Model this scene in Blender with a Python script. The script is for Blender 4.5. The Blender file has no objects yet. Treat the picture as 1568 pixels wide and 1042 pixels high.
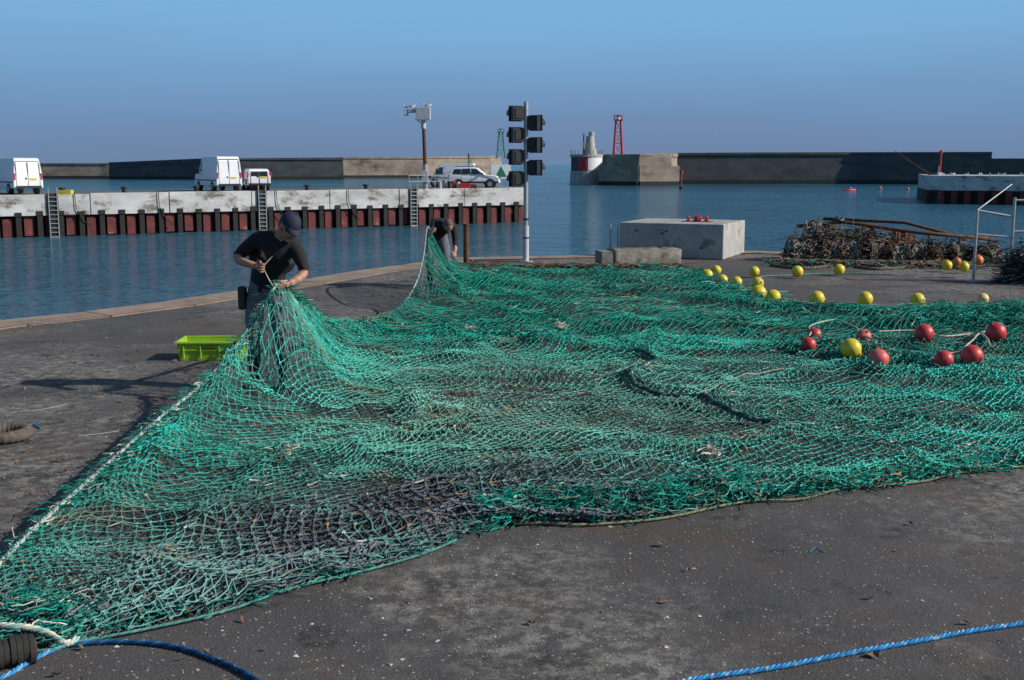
import bpy, math, random
import numpy as np
from mathutils import Vector, Matrix, Quaternion
random.seed(7); rng=np.random.default_rng(11)
sc=bpy.context.scene
FP=1742.0; CH=2.1; TH=math.atan(271/FP); WZ=-2.9
def P(px,py,z=0.0):
    x=(px-784)/FP; yc=-(py-521)/FP
    d=Vector((x, math.cos(TH)+yc*math.sin(TH), -math.sin(TH)+yc*math.cos(TH)))
    t=(z-CH)/d.z
    return Vector((d.x*t,d.y*t,z))
# ---------------- materials ----------------
def mat(name,c1,c2=None,rough=.7,scale=6.0,bump=0.0,bscale=None,metal=0.0,spec=.5,detail=6,coord='Object',stretch=None,dirt=None):
    m=bpy.data.materials.new(name); m.use_nodes=True; nt=m.node_tree; N=nt.nodes; L=nt.links
    b=N['Principled BSDF']; b.inputs['Roughness'].default_value=rough; b.inputs['Metallic'].default_value=metal
    b.inputs['Specular IOR Level'].default_value=spec
    if c2 is None: c2=tuple(v*.75 for v in c1)
    tc=N.new('ShaderNodeTexCoord'); mp=N.new('ShaderNodeMapping')
    L.new(tc.outputs[coord],mp.inputs[0])
    if stretch: mp.inputs['Scale'].default_value=stretch
    n=N.new('ShaderNodeTexNoise'); n.inputs['Scale'].default_value=scale; n.inputs['Detail'].default_value=detail; n.inputs['Roughness'].default_value=.65
    L.new(mp.outputs[0],n.inputs['Vector'])
    r=N.new('ShaderNodeValToRGB'); r.color_ramp.elements[0].position=.35; r.color_ramp.elements[1].position=.65
    r.color_ramp.elements[0].color=(*c2,1); r.color_ramp.elements[1].color=(*c1,1)
    L.new(n.outputs['Fac'],r.inputs[0]); out=r.outputs[0]
    if dirt:
        n2=N.new('ShaderNodeTexNoise'); n2.inputs['Scale'].default_value=dirt[1]; n2.inputs['Detail'].default_value=8; n2.inputs['Roughness'].default_value=.7
        L.new(mp.outputs[0],n2.inputs['Vector'])
        r2=N.new('ShaderNodeValToRGB'); r2.color_ramp.elements[0].position=dirt[2]; r2.color_ramp.elements[1].position=dirt[2]+.12
        L.new(n2.outputs['Fac'],r2.inputs[0])
        mx=N.new('ShaderNodeMixRGB'); L.new(r2.outputs[0],mx.inputs[0]); L.new(out,mx.inputs[1]); mx.inputs[2].default_value=(*dirt[0],1); out=mx.outputs[0]
    L.new(out,b.inputs['Base Color'])
    if bump>0:
        n3=N.new('ShaderNodeTexNoise'); n3.inputs['Scale'].default_value=bscale or scale*4; n3.inputs['Detail'].default_value=6
        L.new(mp.outputs[0],n3.inputs['Vector'])
        bp=N.new('ShaderNodeBump'); bp.inputs['Strength'].default_value=bump; bp.inputs['Distance'].default_value=.02
        L.new(n3.outputs['Fac'],bp.inputs['Height']); L.new(bp.outputs[0],b.inputs['Normal'])
    return m
def colmat(name,rough=.6,spec=.35):
    m=bpy.data.materials.new(name); m.use_nodes=True; nt=m.node_tree; N=nt.nodes; L=nt.links
    b=N['Principled BSDF']; b.inputs['Roughness'].default_value=rough; b.inputs['Specular IOR Level'].default_value=spec
    a=N.new('ShaderNodeAttribute'); a.attribute_name='col'
    tc=N.new('ShaderNodeTexCoord'); n=N.new('ShaderNodeTexNoise'); n.inputs['Scale'].default_value=9; n.inputs['Detail'].default_value=4
    L.new(tc.outputs['Object'],n.inputs['Vector'])
    mr=N.new('ShaderNodeMapRange'); mr.inputs[1].default_value=.3; mr.inputs[2].default_value=.7; mr.inputs[3].default_value=.7; mr.inputs[4].default_value=1.2
    L.new(n.outputs['Fac'],mr.inputs[0])
    vm=N.new('ShaderNodeVectorMath'); vm.operation='SCALE'; L.new(a.outputs['Color'],vm.inputs[0]); L.new(mr.outputs[0],vm.inputs['Scale'])
    L.new(vm.outputs[0],b.inputs['Base Color'])
    return m
M_col=colmat('twine')
M_conc=mat('concrete',(.42,.41,.38),(.30,.29,.27),.85,1.2,.4,14,dirt=((.16,.14,.12),2.2,.58))
M_concw=mat('whitewashed_concrete',(.60,.60,.58),(.36,.36,.35),.8,.35,.3,6,dirt=((.15,.125,.10),.6,.51),stretch=(1,1,2))
M_blockf=mat('block_concrete',(.42,.41,.39),(.27,.26,.245),.85,1.5,.3,20,dirt=((.17,.14,.11),1.6,.54))
M_slab=mat('old_concrete',(.26,.24,.2),(.12,.11,.09),.9,5,.7,25,dirt=((.07,.06,.05),3,.55))
M_redp=mat('red_piling',(.18,.03,.027),(.07,.018,.018),.8,1.2,.3,8,dirt=((.28,.24,.22),1.2,.60))
M_timber=mat('black_timber',(.022,.02,.018),(.01,.01,.01),.85,3,.4,12)
M_dark=mat('dark_metal',(.02,.02,.022),(.012,.012,.012),.5,8)
M_black=mat('black_plastic',(.012,.012,.013),(.02,.02,.02),.45,8)
M_galv=mat('galvanised_steel',(.42,.43,.44),(.3,.31,.32),.45,12,metal=.5)
M_greyp=mat('grey_paint',(.5,.52,.54),(.4,.41,.42),.5,4)
M_rust=mat('rust',(.16,.06,.03),(.06,.03,.02),.9,9,.5,40)
M_white=mat('white_paint',(.80,.81,.82),(.74,.74,.75),.35,2)
M_glass=mat('dark_glass',(.02,.025,.03),(.015,.02,.02),.08,1,spec=.8)
M_rubber=mat('rubber',(.03,.028,.026),(.018,.017,.016),.85,20,.3)
M_redl=mat('red_paint',(.55,.03,.04),(.4,.02,.03),.5,2)
M_greenp=mat('green_paint',(.02,.22,.12),(.02,.15,.09),.5,2)
M_orange=mat('orange_plastic',(.7,.2,.03),(.5,.13,.02),.5,3)
M_yel=mat('yellow_buoy',(.74,.58,.03),(.55,.42,.03),.45,14,dirt=((.28,.2,.05),10,.62))
M_yelp=mat('worn_yellow_buoy',(.75,.6,.3),(.6,.42,.12),.5,14)
M_redb=mat('red_buoy',(.62,.045,.05),(.42,.03,.03),.45,14,dirt=((.25,.1,.08),12,.60))
M_pinkb=mat('faded_red_buoy',(.75,.14,.12),(.55,.08,.07),.5,14,dirt=((.4,.2,.15),12,.58))
M_stone_l=mat('stone_lit_tint',(.36,.29,.22),(.19,.155,.12),.9,.25,.5,1.2,dirt=((.10,.085,.07),.12,.53),stretch=(1,1,1.6))  # sunlit look of the breakwater faces put into the stone colour, plus dirt
M_stone_d=mat('dark_stone',(.085,.09,.095),(.045,.05,.055),.9,.2,.5,1,dirt=((.14,.13,.11),.15,.6),stretch=(1,1,2.5))  # darker, bluer copy of the lit-toned stone; the difference is in the colour
M_stone_b=mat('seaweed_stone',(.03,.03,.025),(.02,.02,.02),.9,.3)
M_asph2=mat('pier_deck',(.12,.12,.12),(.08,.08,.08),.9,.8)
M_skin=mat('skin',(.42,.22,.15),(.36,.17,.11),.55,18)
M_hair=mat('grey_hair',(.12,.11,.10),(.05,.045,.04),.8,60)
M_tee=mat('black_cotton',(.012,.012,.014),(.008,.008,.009),.9,9,.6,16)
M_jean=mat('grey_jeans',(.15,.16,.18),(.08,.09,.105),.9,9,.6,18)
M_navy=mat('navy_cap',(.014,.02,.05),(.01,.013,.03),.8,20)
M_boot=mat('boot_rubber',(.05,.05,.05),(.02,.02,.02),.6,9)
M_lime=mat('lime_plastic',(.34,.56,.02),(.24,.42,.02),.45,5,dirt=((.2,.25,.05),9,.60))
M_feather=mat('white_feathers',(.75,.75,.75),(.6,.6,.62),.8,9)
M_greyfe=mat('grey_feathers',(.3,.32,.34),(.22,.23,.25),.8,9)
M_coping=mat('quay_coping',(.32,.235,.18),(.19,.14,.11),.9,1.8,.5,16,dirt=((.10,.085,.075),2.5,.55))
# ---------------- mesh builder ----------------
class MB:
    def __init__(s): s.v=[];s.f=[];s.m=[];s.mats=[];s.sm=[]
    def mi(s,m):
        if m not in s.mats: s.mats.append(m)
        return s.mats.index(m)
    def add(s,vs,fs,m,smooth=False,M=None):
        o=len(s.v); s.v+=[(M@Vector(v)) if M is not None else Vector(v) for v in vs]
        i=s.mi(m)
        for f in fs: s.f.append([a+o for a in f]); s.m.append(i); s.sm.append(smooth)
    def box(s,c,size,m,rz=0.0,M=None,taper=1.0):
        x,y,z=[a/2 for a in size]; R=Matrix.Translation(Vector(c))@Matrix.Rotation(rz,4,'Z')
        vs=[(-x,-y,-z),(x,-y,-z),(x,y,-z),(-x,y,-z)]+[(a*taper,b*taper,z) for a,b in((-x,-y),(x,-y),(x,y),(-x,y))]
        s.add(vs,[(0,3,2,1),(4,5,6,7),(0,1,5,4),(1,2,6,5),(2,3,7,6),(3,0,4,7)],m,False,(M@R) if M is not None else R)
    def cyl(s,p0,p1,r0,m,r1=None,n=12,M=None,smooth=True):
        if r1 is None:r1=r0
        p0=Vector(p0);p1=Vector(p1);d=(p1-p0)
        q=d.to_track_quat('Z','Y').to_matrix()
        vs=[];
        for p,r in((p0,r0),(p1,r1)):
            for i in range(n):
                a=2*math.pi*i/n; vs.append(p+q@Vector((r*math.cos(a),r*math.sin(a),0)))
        s.add(vs,[(i,(i+1)%n,n+(i+1)%n,n+i) for i in range(n)],m,smooth,M)
        s.add(vs,[tuple(reversed(range(n))),tuple(range(n,2*n))],m,False,M)
    def tube(s,pts,r,m,n=8,M=None):
        pts=[Vector(p) for p in pts]; rs=r if hasattr(r,'__len__') else [r]*len(pts)
        vs=[]
        for k,p in enumerate(pts):
            d=(pts[min(k+1,len(pts)-1)]-pts[max(k-1,0)]).normalized()
            a=Vector((0,0,1)) if abs(d.z)<.95 else Vector((1,0,0))
            u=d.cross(a).normalized(); w=d.cross(u)
            for i in range(n):
                t=2*math.pi*i/n; vs.append(p+rs[k]*(u*math.cos(t)+w*math.sin(t)))
        fs=[]
        for k in range(len(pts)-1):
            for i in range(n): fs.append((k*n+i,k*n+(i+1)%n,(k+1)*n+(i+1)%n,(k+1)*n+i))
        s.add(vs,fs+[tuple(reversed(range(n))),tuple(range((len(pts)-1)*n,len(pts)*n))],m,True,M)
    def ell(s,c,r,m,nu=16,nv=10,M=None,fn=None,v0=0.0,v1=1.0):
        vs=[];fs=[]
        R=Matrix.Translation(Vector(c))
        for j in range(nv+1):
            ph=math.pi*(v0+(v1-v0)*j/nv)
            for i in range(nu):
                a=2*math.pi*i/nu
                p=Vector((math.sin(ph)*math.cos(a),math.sin(ph)*math.sin(a),math.cos(ph)))
                if fn: p=fn(p)
                vs.append(Vector((p.x*r[0],p.y*r[1],p.z*r[2])))
        for j in range(nv):
            for i in range(nu): fs.append((j*nu+i,(j+1)*nu+i,(j+1)*nu+(i+1)%nu,j*nu+(i+1)%nu))
        s.add(vs,fs,m,True,(M@R) if M is not None else R)
    def prof(s,pts,W,inset,zb,zt,m,M=None):
        n=len(pts); hw=lambda z:W/2-inset*max(0,min(1,(z-zb)/(zt-zb)))
        vs=[(x,hw(z),z) for x,z in pts]+[(x,-hw(z),z) for x,z in pts]
        fs=[tuple(range(n)),tuple(reversed(range(n,2*n)))]+[(i,n+i,n+(i+1)%n,(i+1)%n) for i in range(n)]
        s.add(vs,fs,m,False,M)
    def sidepoly(s,pts,W,inset,zb,zt,m,M=None,off=.008):
        hw=lambda z:W/2-inset*max(0,min(1,(z-zb)/(zt-zb)))+off
        n=len(pts)
        s.add([(x,hw(z),z) for x,z in pts],[tuple(range(n))],m,False,M)
        s.add([(x,-hw(z),z) for x,z in pts],[tuple(reversed(range(n)))],m,False,M)
    def obj(s,name,loc=None,rz=0,bevel=0,parent=None):
        me=bpy.data.meshes.new(name); me.from_pydata([tuple(v) for v in s.v],[],s.f)
        for m in s.mats: me.materials.append(m)
        me.polygons.foreach_set('material_index',s.m); me.polygons.foreach_set('use_smooth',s.sm)
        me.update(); o=bpy.data.objects.new(name,me); sc.collection.objects.link(o)
        if loc is not None:o.location=loc
        o.rotation_euler=(0,0,rz)
        if bevel:
            b=o.modifiers.new('b','BEVEL'); b.width=bevel; b.segments=2; b.limit_method='ANGLE'; b.angle_limit=.7
        if parent:o.parent=parent
        return o
def npmesh(name,V,F,mt,col=None,smooth=False,parent=None):
    me=bpy.data.meshes.new(name); k=F.shape[1]
    me.vertices.add(len(V)); me.vertices.foreach_set('co',V.astype(np.float32).ravel())
    me.loops.add(F.size); me.loops.foreach_set('vertex_index',F.astype(np.int32).ravel())
    me.polygons.add(len(F)); me.polygons.foreach_set('loop_start',np.arange(len(F),dtype=np.int32)*k)
    if smooth: me.polygons.foreach_set('use_smooth',np.ones(len(F),dtype=bool))
    if col is not None:
        a=me.attributes.new('col','FLOAT_COLOR','POINT'); c=np.ones((len(V),4),np.float32); c[:,:3]=col; a.data.foreach_set('color',c.ravel())
    me.update(calc_edges=True); me.validate()
    me.materials.append(mt); o=bpy.data.objects.new(name,me); sc.collection.objects.link(o)
    if parent:o.parent=parent
    return o
def segs(name,A,B,r,col,n=3,parent=None,mt=None):
    A=np.asarray(A,float);B=np.asarray(B,float); N=len(A); r=np.broadcast_to(np.asarray(r,float),(N,))
    d=B-A; L=np.linalg.norm(d,axis=1,keepdims=True)+1e-9; d=d/L
    up=np.where(np.abs(d[:,2:3])>.9,np.array([[1.,0,0]]),np.array([[0,0,1.]]))
    u=np.cross(d,up); u/=np.linalg.norm(u,axis=1,keepdims=True)+1e-9; w=np.cross(d,u)
    A=A-d*r[:,None]*.5; B=B+d*r[:,None]*.5
    V=np.zeros((N,2*n,3))
    for i in range(n):
        t=2*math.pi*i/n+.5; o=(u*math.cos(t)+w*math.sin(t))*r[:,None]
        V[:,i]=A+o; V[:,n+i]=B+o
    base=(np.arange(N)*2*n)[:,None,None]
    f=np.array([[i,(i+1)%n,n+(i+1)%n,n+i] for i in range(n)])[None]
    F=(base+f).reshape(-1,4)
    C=np.repeat(np.broadcast_to(np.asarray(col,float),(N,3)),2*n,axis=0)
    return npmesh(name,V.reshape(-1,3),F,mt or M_col,C,parent=parent)
def cat(pts,n=8):
    pts=[Vector(p) for p in pts]; out=[]
    for i in range(len(pts)-1):
        p0=pts[max(i-1,0)];p1=pts[i];p2=pts[i+1];p3=pts[min(i+2,len(pts)-1)]
        for k in range(n):
            t=k/n; out.append(.5*((2*p1)+(p2-p0)*t+(2*p0-5*p1+4*p2-p3)*t*t+(3*p1-p0-3*p2+p3)*t**3))
    out.append(pts[-1]); return out
def resample(pts,step):
    a=np.array([tuple(p) for p in pts]); d=np.r_[0,np.cumsum(np.linalg.norm(np.diff(a,axis=0),axis=1))]
    n=max(4,int(d[-1]/step)); t=np.linspace(0,d[-1],n)
    return np.stack([np.interp(t,d,a[:,k]) for k in range(3)],1),t
def rope(name,pts,r,cols,pitch=None,ns=3,step=None,parent=None,fleck=None,wob=0.0):
    pitch=pitch or r*7; step=step or pitch/10
    C,t=resample(cat(pts,10),step)
    if wob:
        C[:,0]+=wob*np.sin(t*5.1+1)*np.sin(t*1.7); C[:,1]+=wob*np.sin(t*3.7)*np.cos(t*2.3)
    d=np.gradient(C,axis=0); d/=np.linalg.norm(d,axis=1,keepdims=True)+1e-9
    u=np.cross(d,np.array([0,0,1.])); u/=np.linalg.norm(u,axis=1,keepdims=True)+1e-9; w=np.cross(u,d)
    As=[];Bs=[];Cs=[]
    for k in range(ns):
        ph=2*math.pi*(t/pitch+k/ns)
        Q=C+(u*np.cos(ph)[:,None]+w*np.sin(ph)[:,None])*r*.52
        As.append(Q[:-1]);Bs.append(Q[1:])
        c=np.tile(np.array(cols[k%len(cols)],float),(len(Q)-1,1))*(.85+.3*rng.random((len(Q)-1,1)))
        if fleck is not None:
            mk=rng.random(len(c))<fleck[1]; c[mk]=fleck[0]
        Cs.append(c)
    return segs(name,np.vstack(As),np.vstack(Bs),r*.56,np.vstack(Cs),n=6,parent=parent)
def tangle_data(path,width,height,count,pts_per,step,cols,probs,rr,curl=.6):
    C,t=resample(path,.02); As=[];Bs=[];Cs=[];R=[]
    for _ in range(count):
        c=C[rng.integers(len(C))]
        a=rng.normal(0,width*.38); b=rng.normal(0,width*.38); k=math.exp(-(a*a+b*b)/(width*width*.6))
        p=np.array([c[0]+a,c[1]+b,c[2]+abs(rng.normal(0,.5))*height*k+.004])
        th=rng.random()*6.28; cv=rng.normal(0,curl); el=rng.normal(0,.25)
        q=[p]
        for j in range(pts_per):
            th+=cv+rng.normal(0,.35); el=el*.7+rng.normal(0,.2)
            p=p+step*np.array([math.cos(th),math.sin(th),math.sin(el)]); p[2]=max(c[2]+.004,min(p[2],c[2]+height*1.1)); q.append(p)
        q=np.array(q); As.append(q[:-1]);Bs.append(q[1:])
        col=np.array(cols[rng.choice(len(cols),p=probs)])*(.6+.7*rng.random())
        Cs.append(np.tile(col,(len(q)-1,1))); R.append(np.full(len(q)-1,rr*(.7+.6*rng.random())))
    return np.vstack(As),np.vstack(Bs),np.vstack(Cs),np.concatenate(R)
def tangle(name,*a,parent=None,**k):
    A,B,C,R=tangle_data(*a,**k); return segs(name,A,B,R,C,parent=parent)
def empty(name,loc=(0,0,0)):
    e=bpy.data.objects.new(name,None); sc.collection.objects.link(e); e.location=loc; return e
TEAL=(.003,.25,.185);BRT=(.004,.43,.34);DK=(.003,.10,.08);PALE=(.10,.43,.34);GREY=(.19,.21,.235);TAN=(.36,.26,.16);WHT=(.6,.58,.5)
# ---------------- camera, light, sky ----------------
cam=bpy.data.cameras.new('camera'); co=bpy.data.objects.new('camera',cam); sc.collection.objects.link(co)
co.location=(0,0,CH); co.rotation_euler=(math.pi/2-TH,0,0); cam.lens=FP/1568*36; cam.sensor_width=36; cam.clip_end=60000; sc.camera=co
EL=math.radians(31); AZ=math.radians(-10)
S=Vector((math.cos(EL)*math.cos(AZ),math.cos(EL)*math.sin(AZ),math.sin(EL)))
sl=bpy.data.lights.new('sun','SUN'); sl.energy=5.0; sl.angle=math.radians(.5); sl.color=(1,.95,.87)
so=bpy.data.objects.new('sun',sl); sc.collection.objects.link(so); so.rotation_euler=S.to_track_quat('Z','Y').to_euler(); so.location=(30,-10,30)
w=bpy.data.worlds.new("World"); sc.world=w; w.use_nodes=True; nt=w.node_tree; N=nt.nodes; L=nt.links
bg=N['Background']; sky=N.new('ShaderNodeTexSky'); sky.sky_type='NISHITA'; sky.sun_disc=False; sky.sun_elevation=EL; sky.sun_rotation=math.radians(100); sky.air_density=1; sky.dust_density=1; sky.ozone_density=1.5
STR=.07
tc=N.new('ShaderNodeTexCoord'); sep=N.new('ShaderNodeSeparateXYZ'); L.new(tc.outputs['Generated'],sep.inputs[0])
ns=N.new('ShaderNodeTexNoise'); ns.inputs['Scale'].default_value=2.2; ns.inputs['Detail'].default_value=5
mpn=N.new('ShaderNodeMapping'); mpn.inputs['Scale'].default_value=(1,1,7); L.new(tc.outputs['Generated'],mpn.inputs[0]); L.new(mpn.outputs[0],ns.inputs['Vector'])
ma=N.new('ShaderNodeMath'); ma.operation='MULTIPLY_ADD'; ma.inputs[1].default_value=.05; L.new(ns.outputs['Fac'],ma.inputs[0]); 
ad=N.new('ShaderNodeMath'); ad.operation='SUBTRACT'; L.new(sep.outputs[2],ad.inputs[0]); ad.inputs[1].default_value=.025; L.new(ad.outputs[0],ma.inputs[2])
rp=N.new('ShaderNodeValToRGB'); e=rp.color_ramp.elements
def sk(c): return (c[0]/STR,c[1]/STR,c[2]/STR,1)
e[0].position=0; e[0].color=sk((.155,.235,.385)); e[1].position=.5; e[1].color=sk((.08,.23,.52))
for p,c in((.03,(.16,.262,.44)),(.07,(.175,.335,.56)),(.115,(.20,.425,.68)),(.16,(.20,.45,.72)),(.25,(.14,.36,.66))):
    x=e.new(p); x.color=sk(c)
L.new(ma.outputs[0],rp.inputs[0])
fr=N.new('ShaderNodeMapRange'); fr.interpolation_type='SMOOTHSTEP'; fr.inputs[1].default_value=.2; fr.inputs[2].default_value=.6; fr.inputs[3].default_value=1.0; fr.inputs[4].default_value=0
L.new(sep.outputs[2],fr.inputs[0])
mx=N.new('ShaderNodeMixRGB'); L.new(fr.outputs[0],mx.inputs[0]); L.new(sky.outputs[0],mx.inputs[1]); L.new(rp.outputs[0],mx.inputs[2])
L.new(mx.outputs[0],bg.inputs[0]); bg.inputs[1].default_value=STR
sc.view_settings.view_transform='Standard'; sc.view_settings.look='None'; sc.view_settings.exposure=0
# ---------------- water ----------------
mw=bpy.data.materials.new('harbour_water'); mw.use_nodes=True; N=mw.node_tree.nodes; L=mw.node_tree.links
b=N['Principled BSDF']; b.inputs['Roughness'].default_value=.1; b.inputs['IOR'].default_value=1.33
tc=N.new('ShaderNodeTexCoord')
n0=N.new('ShaderNodeTexNoise'); n0.inputs['Scale'].default_value=.03; n0.inputs['Detail'].default_value=6; L.new(tc.outputs['Object'],n0.inputs['Vector'])
r=N.new('ShaderNodeValToRGB'); r.color_ramp.elements[0].position=.35; r.color_ramp.elements[1].position=.65
r.color_ramp.elements[0].color=(.018,.085,.14,1); r.color_ramp.elements[1].color=(.035,.135,.20,1); L.new(n0.outputs['Fac'],r.inputs[0]); L.new(r.outputs[0],b.inputs['Base Color'])
prev=None
for s,st,d,ra in((.3,.7,1.3,0),(1.3,1.0,.5,.4),(4.5,1.0,.18,0.9)):
    mp=N.new('ShaderNodeMapping'); mp.inputs['Scale'].default_value=(.6,1.2,1); mp.inputs['Rotation'].default_value=(0,0,ra*.5); L.new(tc.outputs['Object'],mp.inputs[0])
    n=N.new('ShaderNodeTexNoise'); n.inputs['Scale'].default_value=s; n.inputs['Detail'].default_value=3; L.new(mp.outputs[0],n.inputs['Vector'])
    bp=N.new('ShaderNodeBump'); bp.inputs['Strength'].default_value=st; bp.inputs['Distance'].default_value=d
    L.new(n.outputs['Fac'],bp.inputs['Height'])
    if prev: L.new(prev.outputs[0],bp.inputs['Normal'])
    prev=bp
L.new(prev.outputs[0],b.inputs['Normal'])
W=MB(); W.add([(-30000,-300,WZ),(30000,-300,WZ),(30000,40000,WZ),(-30000,40000,WZ)],[(0,1,2,3)],mw); W.obj('sea_water')
# ---------------- quay ground ----------------
ma_=bpy.data.materials.new('asphalt'); ma_.use_nodes=True; N=ma_.node_tree.nodes; L=ma_.node_tree.links
b=N['Principled BSDF']; b.inputs['Roughness'].default_value=.85; b.inputs['Specular IOR Level'].default_value=.3
tc=N.new('ShaderNodeTexCoord')
def noise(s,d=6,ro=.6,vec=None):
    n=N.new('ShaderNodeTexNoise'); n.inputs['Scale'].default_value=s; n.inputs['Detail'].default_value=d; n.inputs['Roughness'].default_value=ro; L.new(vec or tc.outputs['Object'],n.inputs['Vector']); return n.outputs['Fac']
def ramp(inp,p0,p1,c0=(0,0,0,1),c1=(1,1,1,1)):
    r=N.new('ShaderNodeValToRGB'); r.color_ramp.elements[0].position=p0; r.color_ramp.elements[1].position=p1; r.color_ramp.elements[0].color=c0; r.color_ramp.elements[1].color=c1; L.new(inp,r.inputs[0]); return r.outputs[0]
def mixc(f,a,c):
    m=N.new('ShaderNodeMixRGB'); L.new(f,m.inputs[0]); L.new(a,m.inputs[1]); m.inputs[2].default_value=(*c,1); return m.outputs[0]
def mul(a,b_):
    m=N.new('ShaderNodeMixRGB'); m.blend_type='MULTIPLY'; m.inputs[0].default_value=1; L.new(a,m.inputs[1]); L.new(b_,m.inputs[2]); return m.outputs[0]
base=ramp(noise(.6,7,.65),.3,.7,(.062,.058,.059,1),(.100,.094,.092,1))
base=mixc(ramp(noise(.9,8,.7),.50,.70),base,(.095,.068,.052))
base=mixc(mul(ramp(noise(.33,6,.6),.47,.58),ramp(noise(9,8,.8),.46,.58)),base,(.24,.225,.20))
base=mixc(ramp(noise(.35,3,.5),.60,.74),base,(.048,.045,.044))
base=mixc(mul(ramp(noise(1.7,9,.7),.56,.62),ramp(noise(11,4,.7),.35,.6)),base,(.034,.032,.031))
for sc_v,lo,hi,cc in((42,.80,.83,(.38,.37,.34)),(95,.70,.76,(.22,.21,.20)),(70,.84,.88,(.02,.02,.02))):
    v=N.new('ShaderNodeTexVoronoi'); v.inputs['Scale'].default_value=sc_v; L.new(tc.outputs['Object'],v.inputs['Vector'])
    base=mixc(mul(ramp(v.outputs['Color'],lo,hi),ramp(v.outputs['Distance'],.15,.32,(1,1,1,1),(0,0,0,1))),base,cc)
L.new(base,b.inputs['Base Color'])
bp=N.new('ShaderNodeBump'); bp.inputs['Strength'].default_value=.8; bp.inputs['Distance'].default_value=.012; L.new(noise(70,4,.7),bp.inputs['Height'])
bp2=N.new('ShaderNodeBump'); bp2.inputs['Strength'].default_value=.5; bp2.inputs['Distance'].default_value=.05; L.new(noise(2.5,4,.6),bp2.inputs['Height']); L.new(bp2.outputs[0],bp.inputs['Normal'])
L.new(bp.outputs[0],b.inputs['Normal'])
edge=[P(-900,640),P(-200,520),P(0,493),P(130,480),P(250,465),P(350,449),P(450,433),P(550,416),P(640,404),P(700,396),P(800,394),P(905,392),P(1000,387),P(1160,386),P(1240,388),P(1400,390),P(1568,390),P(2300,390)]
far=[Vector((60,-60,0)),Vector((-60,-60,0))]
loop=[Vector((p.x,p.y,0)) for p in edge]+[Vector((60,edge[-1].y,0))]+far
if edge[0].x>-60: loop.append(Vector((-60,edge[0].y-1,0)))
Q=MB(); m=len(loop)
Q.add(loop+[Vector((p.x,p.y,WZ-2)) for p in loop],[tuple(reversed(range(m)))],ma_)
Q.add(loop+[Vector((p.x,p.y,WZ-2)) for p in loop],[(i,(i+1)%m,m+(i+1)%m,m+i) for i in range(m)],M_slab)
Q.obj('quay_ground')
cp=MB()
def offs(pts,d):
    out=[]
    for i,p in enumerate(pts):
        t=(pts[min(i+1,len(pts)-1)]-pts[max(i-1,0)]); t.z=0; t.normalize(); out.append(p+Vector((t.y,-t.x,0))*d)
    return out
E=[Vector((p.x,p.y,0)) for p in edge]; a1=offs(E,.0);b1=offs(E,.65)
for i in range(len(E)-1):
    Ls=(E[i+1]-E[i]).length; k=max(1,int(Ls/1.6))
    for j in range(k):
        t0=j/k+.004/Ls*2; t1=(j+1)/k-.01/Ls
        q=[a1[i].lerp(a1[i+1],t0),a1[i].lerp(a1[i+1],t1),b1[i].lerp(b1[i+1],t1),b1[i].lerp(b1[i+1],t0)]
        zt=.02+random.random()*.012
        vs=[Vector((p.x,p.y,-.02)) for p in q]+[Vector((p.x,p.y,zt)) for p in q]
        cp.add(vs,[(7,6,5,4),(0,1,5,4),(1,2,6,5),(2,3,7,6),(3,0,4,7)],M_coping)
cp.obj('quay_edge_coping',bevel=.012)
# ---------------- far pier ----------------
F0=P(0,365,WZ); F1=P(802,340,WZ); u=(F1-F0); u.z=0; LEN=u.length; u.normalize(); ext=60
ang=math.atan2(u.y,u.x)
Mp=Matrix.Translation(Vector((F0.x,F0.y,0)))@Matrix.Rotation(ang,4,'Z')
pier=empty('harbour_pier')
pm=MB(); WD=11.0
pm.box(((LEN-ext)/2,WD/2+.35,-.75),(LEN+ext-.1,WD-.6,1.4),M_asph2,M=Mp)
pm.box(((LEN-ext)/2,WD/2+.6,-3.2),(LEN+ext-.4,WD-.6,3.4),M_redp,M=Mp)
pm.obj('deck_core',parent=pier)
pw=MB(); x=-ext
while x<LEN-.05:
    wd=min(5.4+random.random()*1.2,LEN-x); zt=.0+random.uniform(-.04,.06)
    if LEN-x-wd<2: wd=LEN-x
    pw.box((x+wd/2,.02+random.uniform(-.02,.02),(zt-1.45)/2),(wd-.06,.6,zt+1.45),M_concw,M=Mp); x+=wd
pw.box((LEN+.05,WD/2+.2,-.72),(.35,WD-.4,1.45),M_concw,M=Mp)
pw.obj('concrete_panels',bevel=.03,parent=pier)
pf=MB(); x=-ext
while x<LEN:
    pf.box((x,-.05+random.uniform(-.05,.03),-2.3),(.34,.42,2.1+random.uniform(-.2,.2)),M_timber,M=Mp)
    pf.box((x,-.14,-1.3+random.uniform(-.06,.06)),(.42,.40,.3),M_timber,M=Mp)
    pf.box((x+.68,.12,-2.2+random.uniform(-.1,.1)),(.62,.3,1.35),M_redp,M=Mp)
    x+=1.36
for i in range(8): pf.box((LEN+.2,.8+i*1.36,-2.3),(.3,.34,2.1),M_timber,M=Mp)
pf.obj('fender_piles',parent=pier)
def pierx(px,depth=0):
    for t in np.linspace(-40,LEN+5,3000):
        p=Mp@Vector((t,depth,0)); pxx=784+FP*p.x/(p.y*math.cos(TH)+CH*math.sin(TH))
        if pxx>=px: return t
    return t
def pierpt(px,depth): return Mp@Vector((pierx(px,depth),depth,0))
pl=MB()
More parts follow.
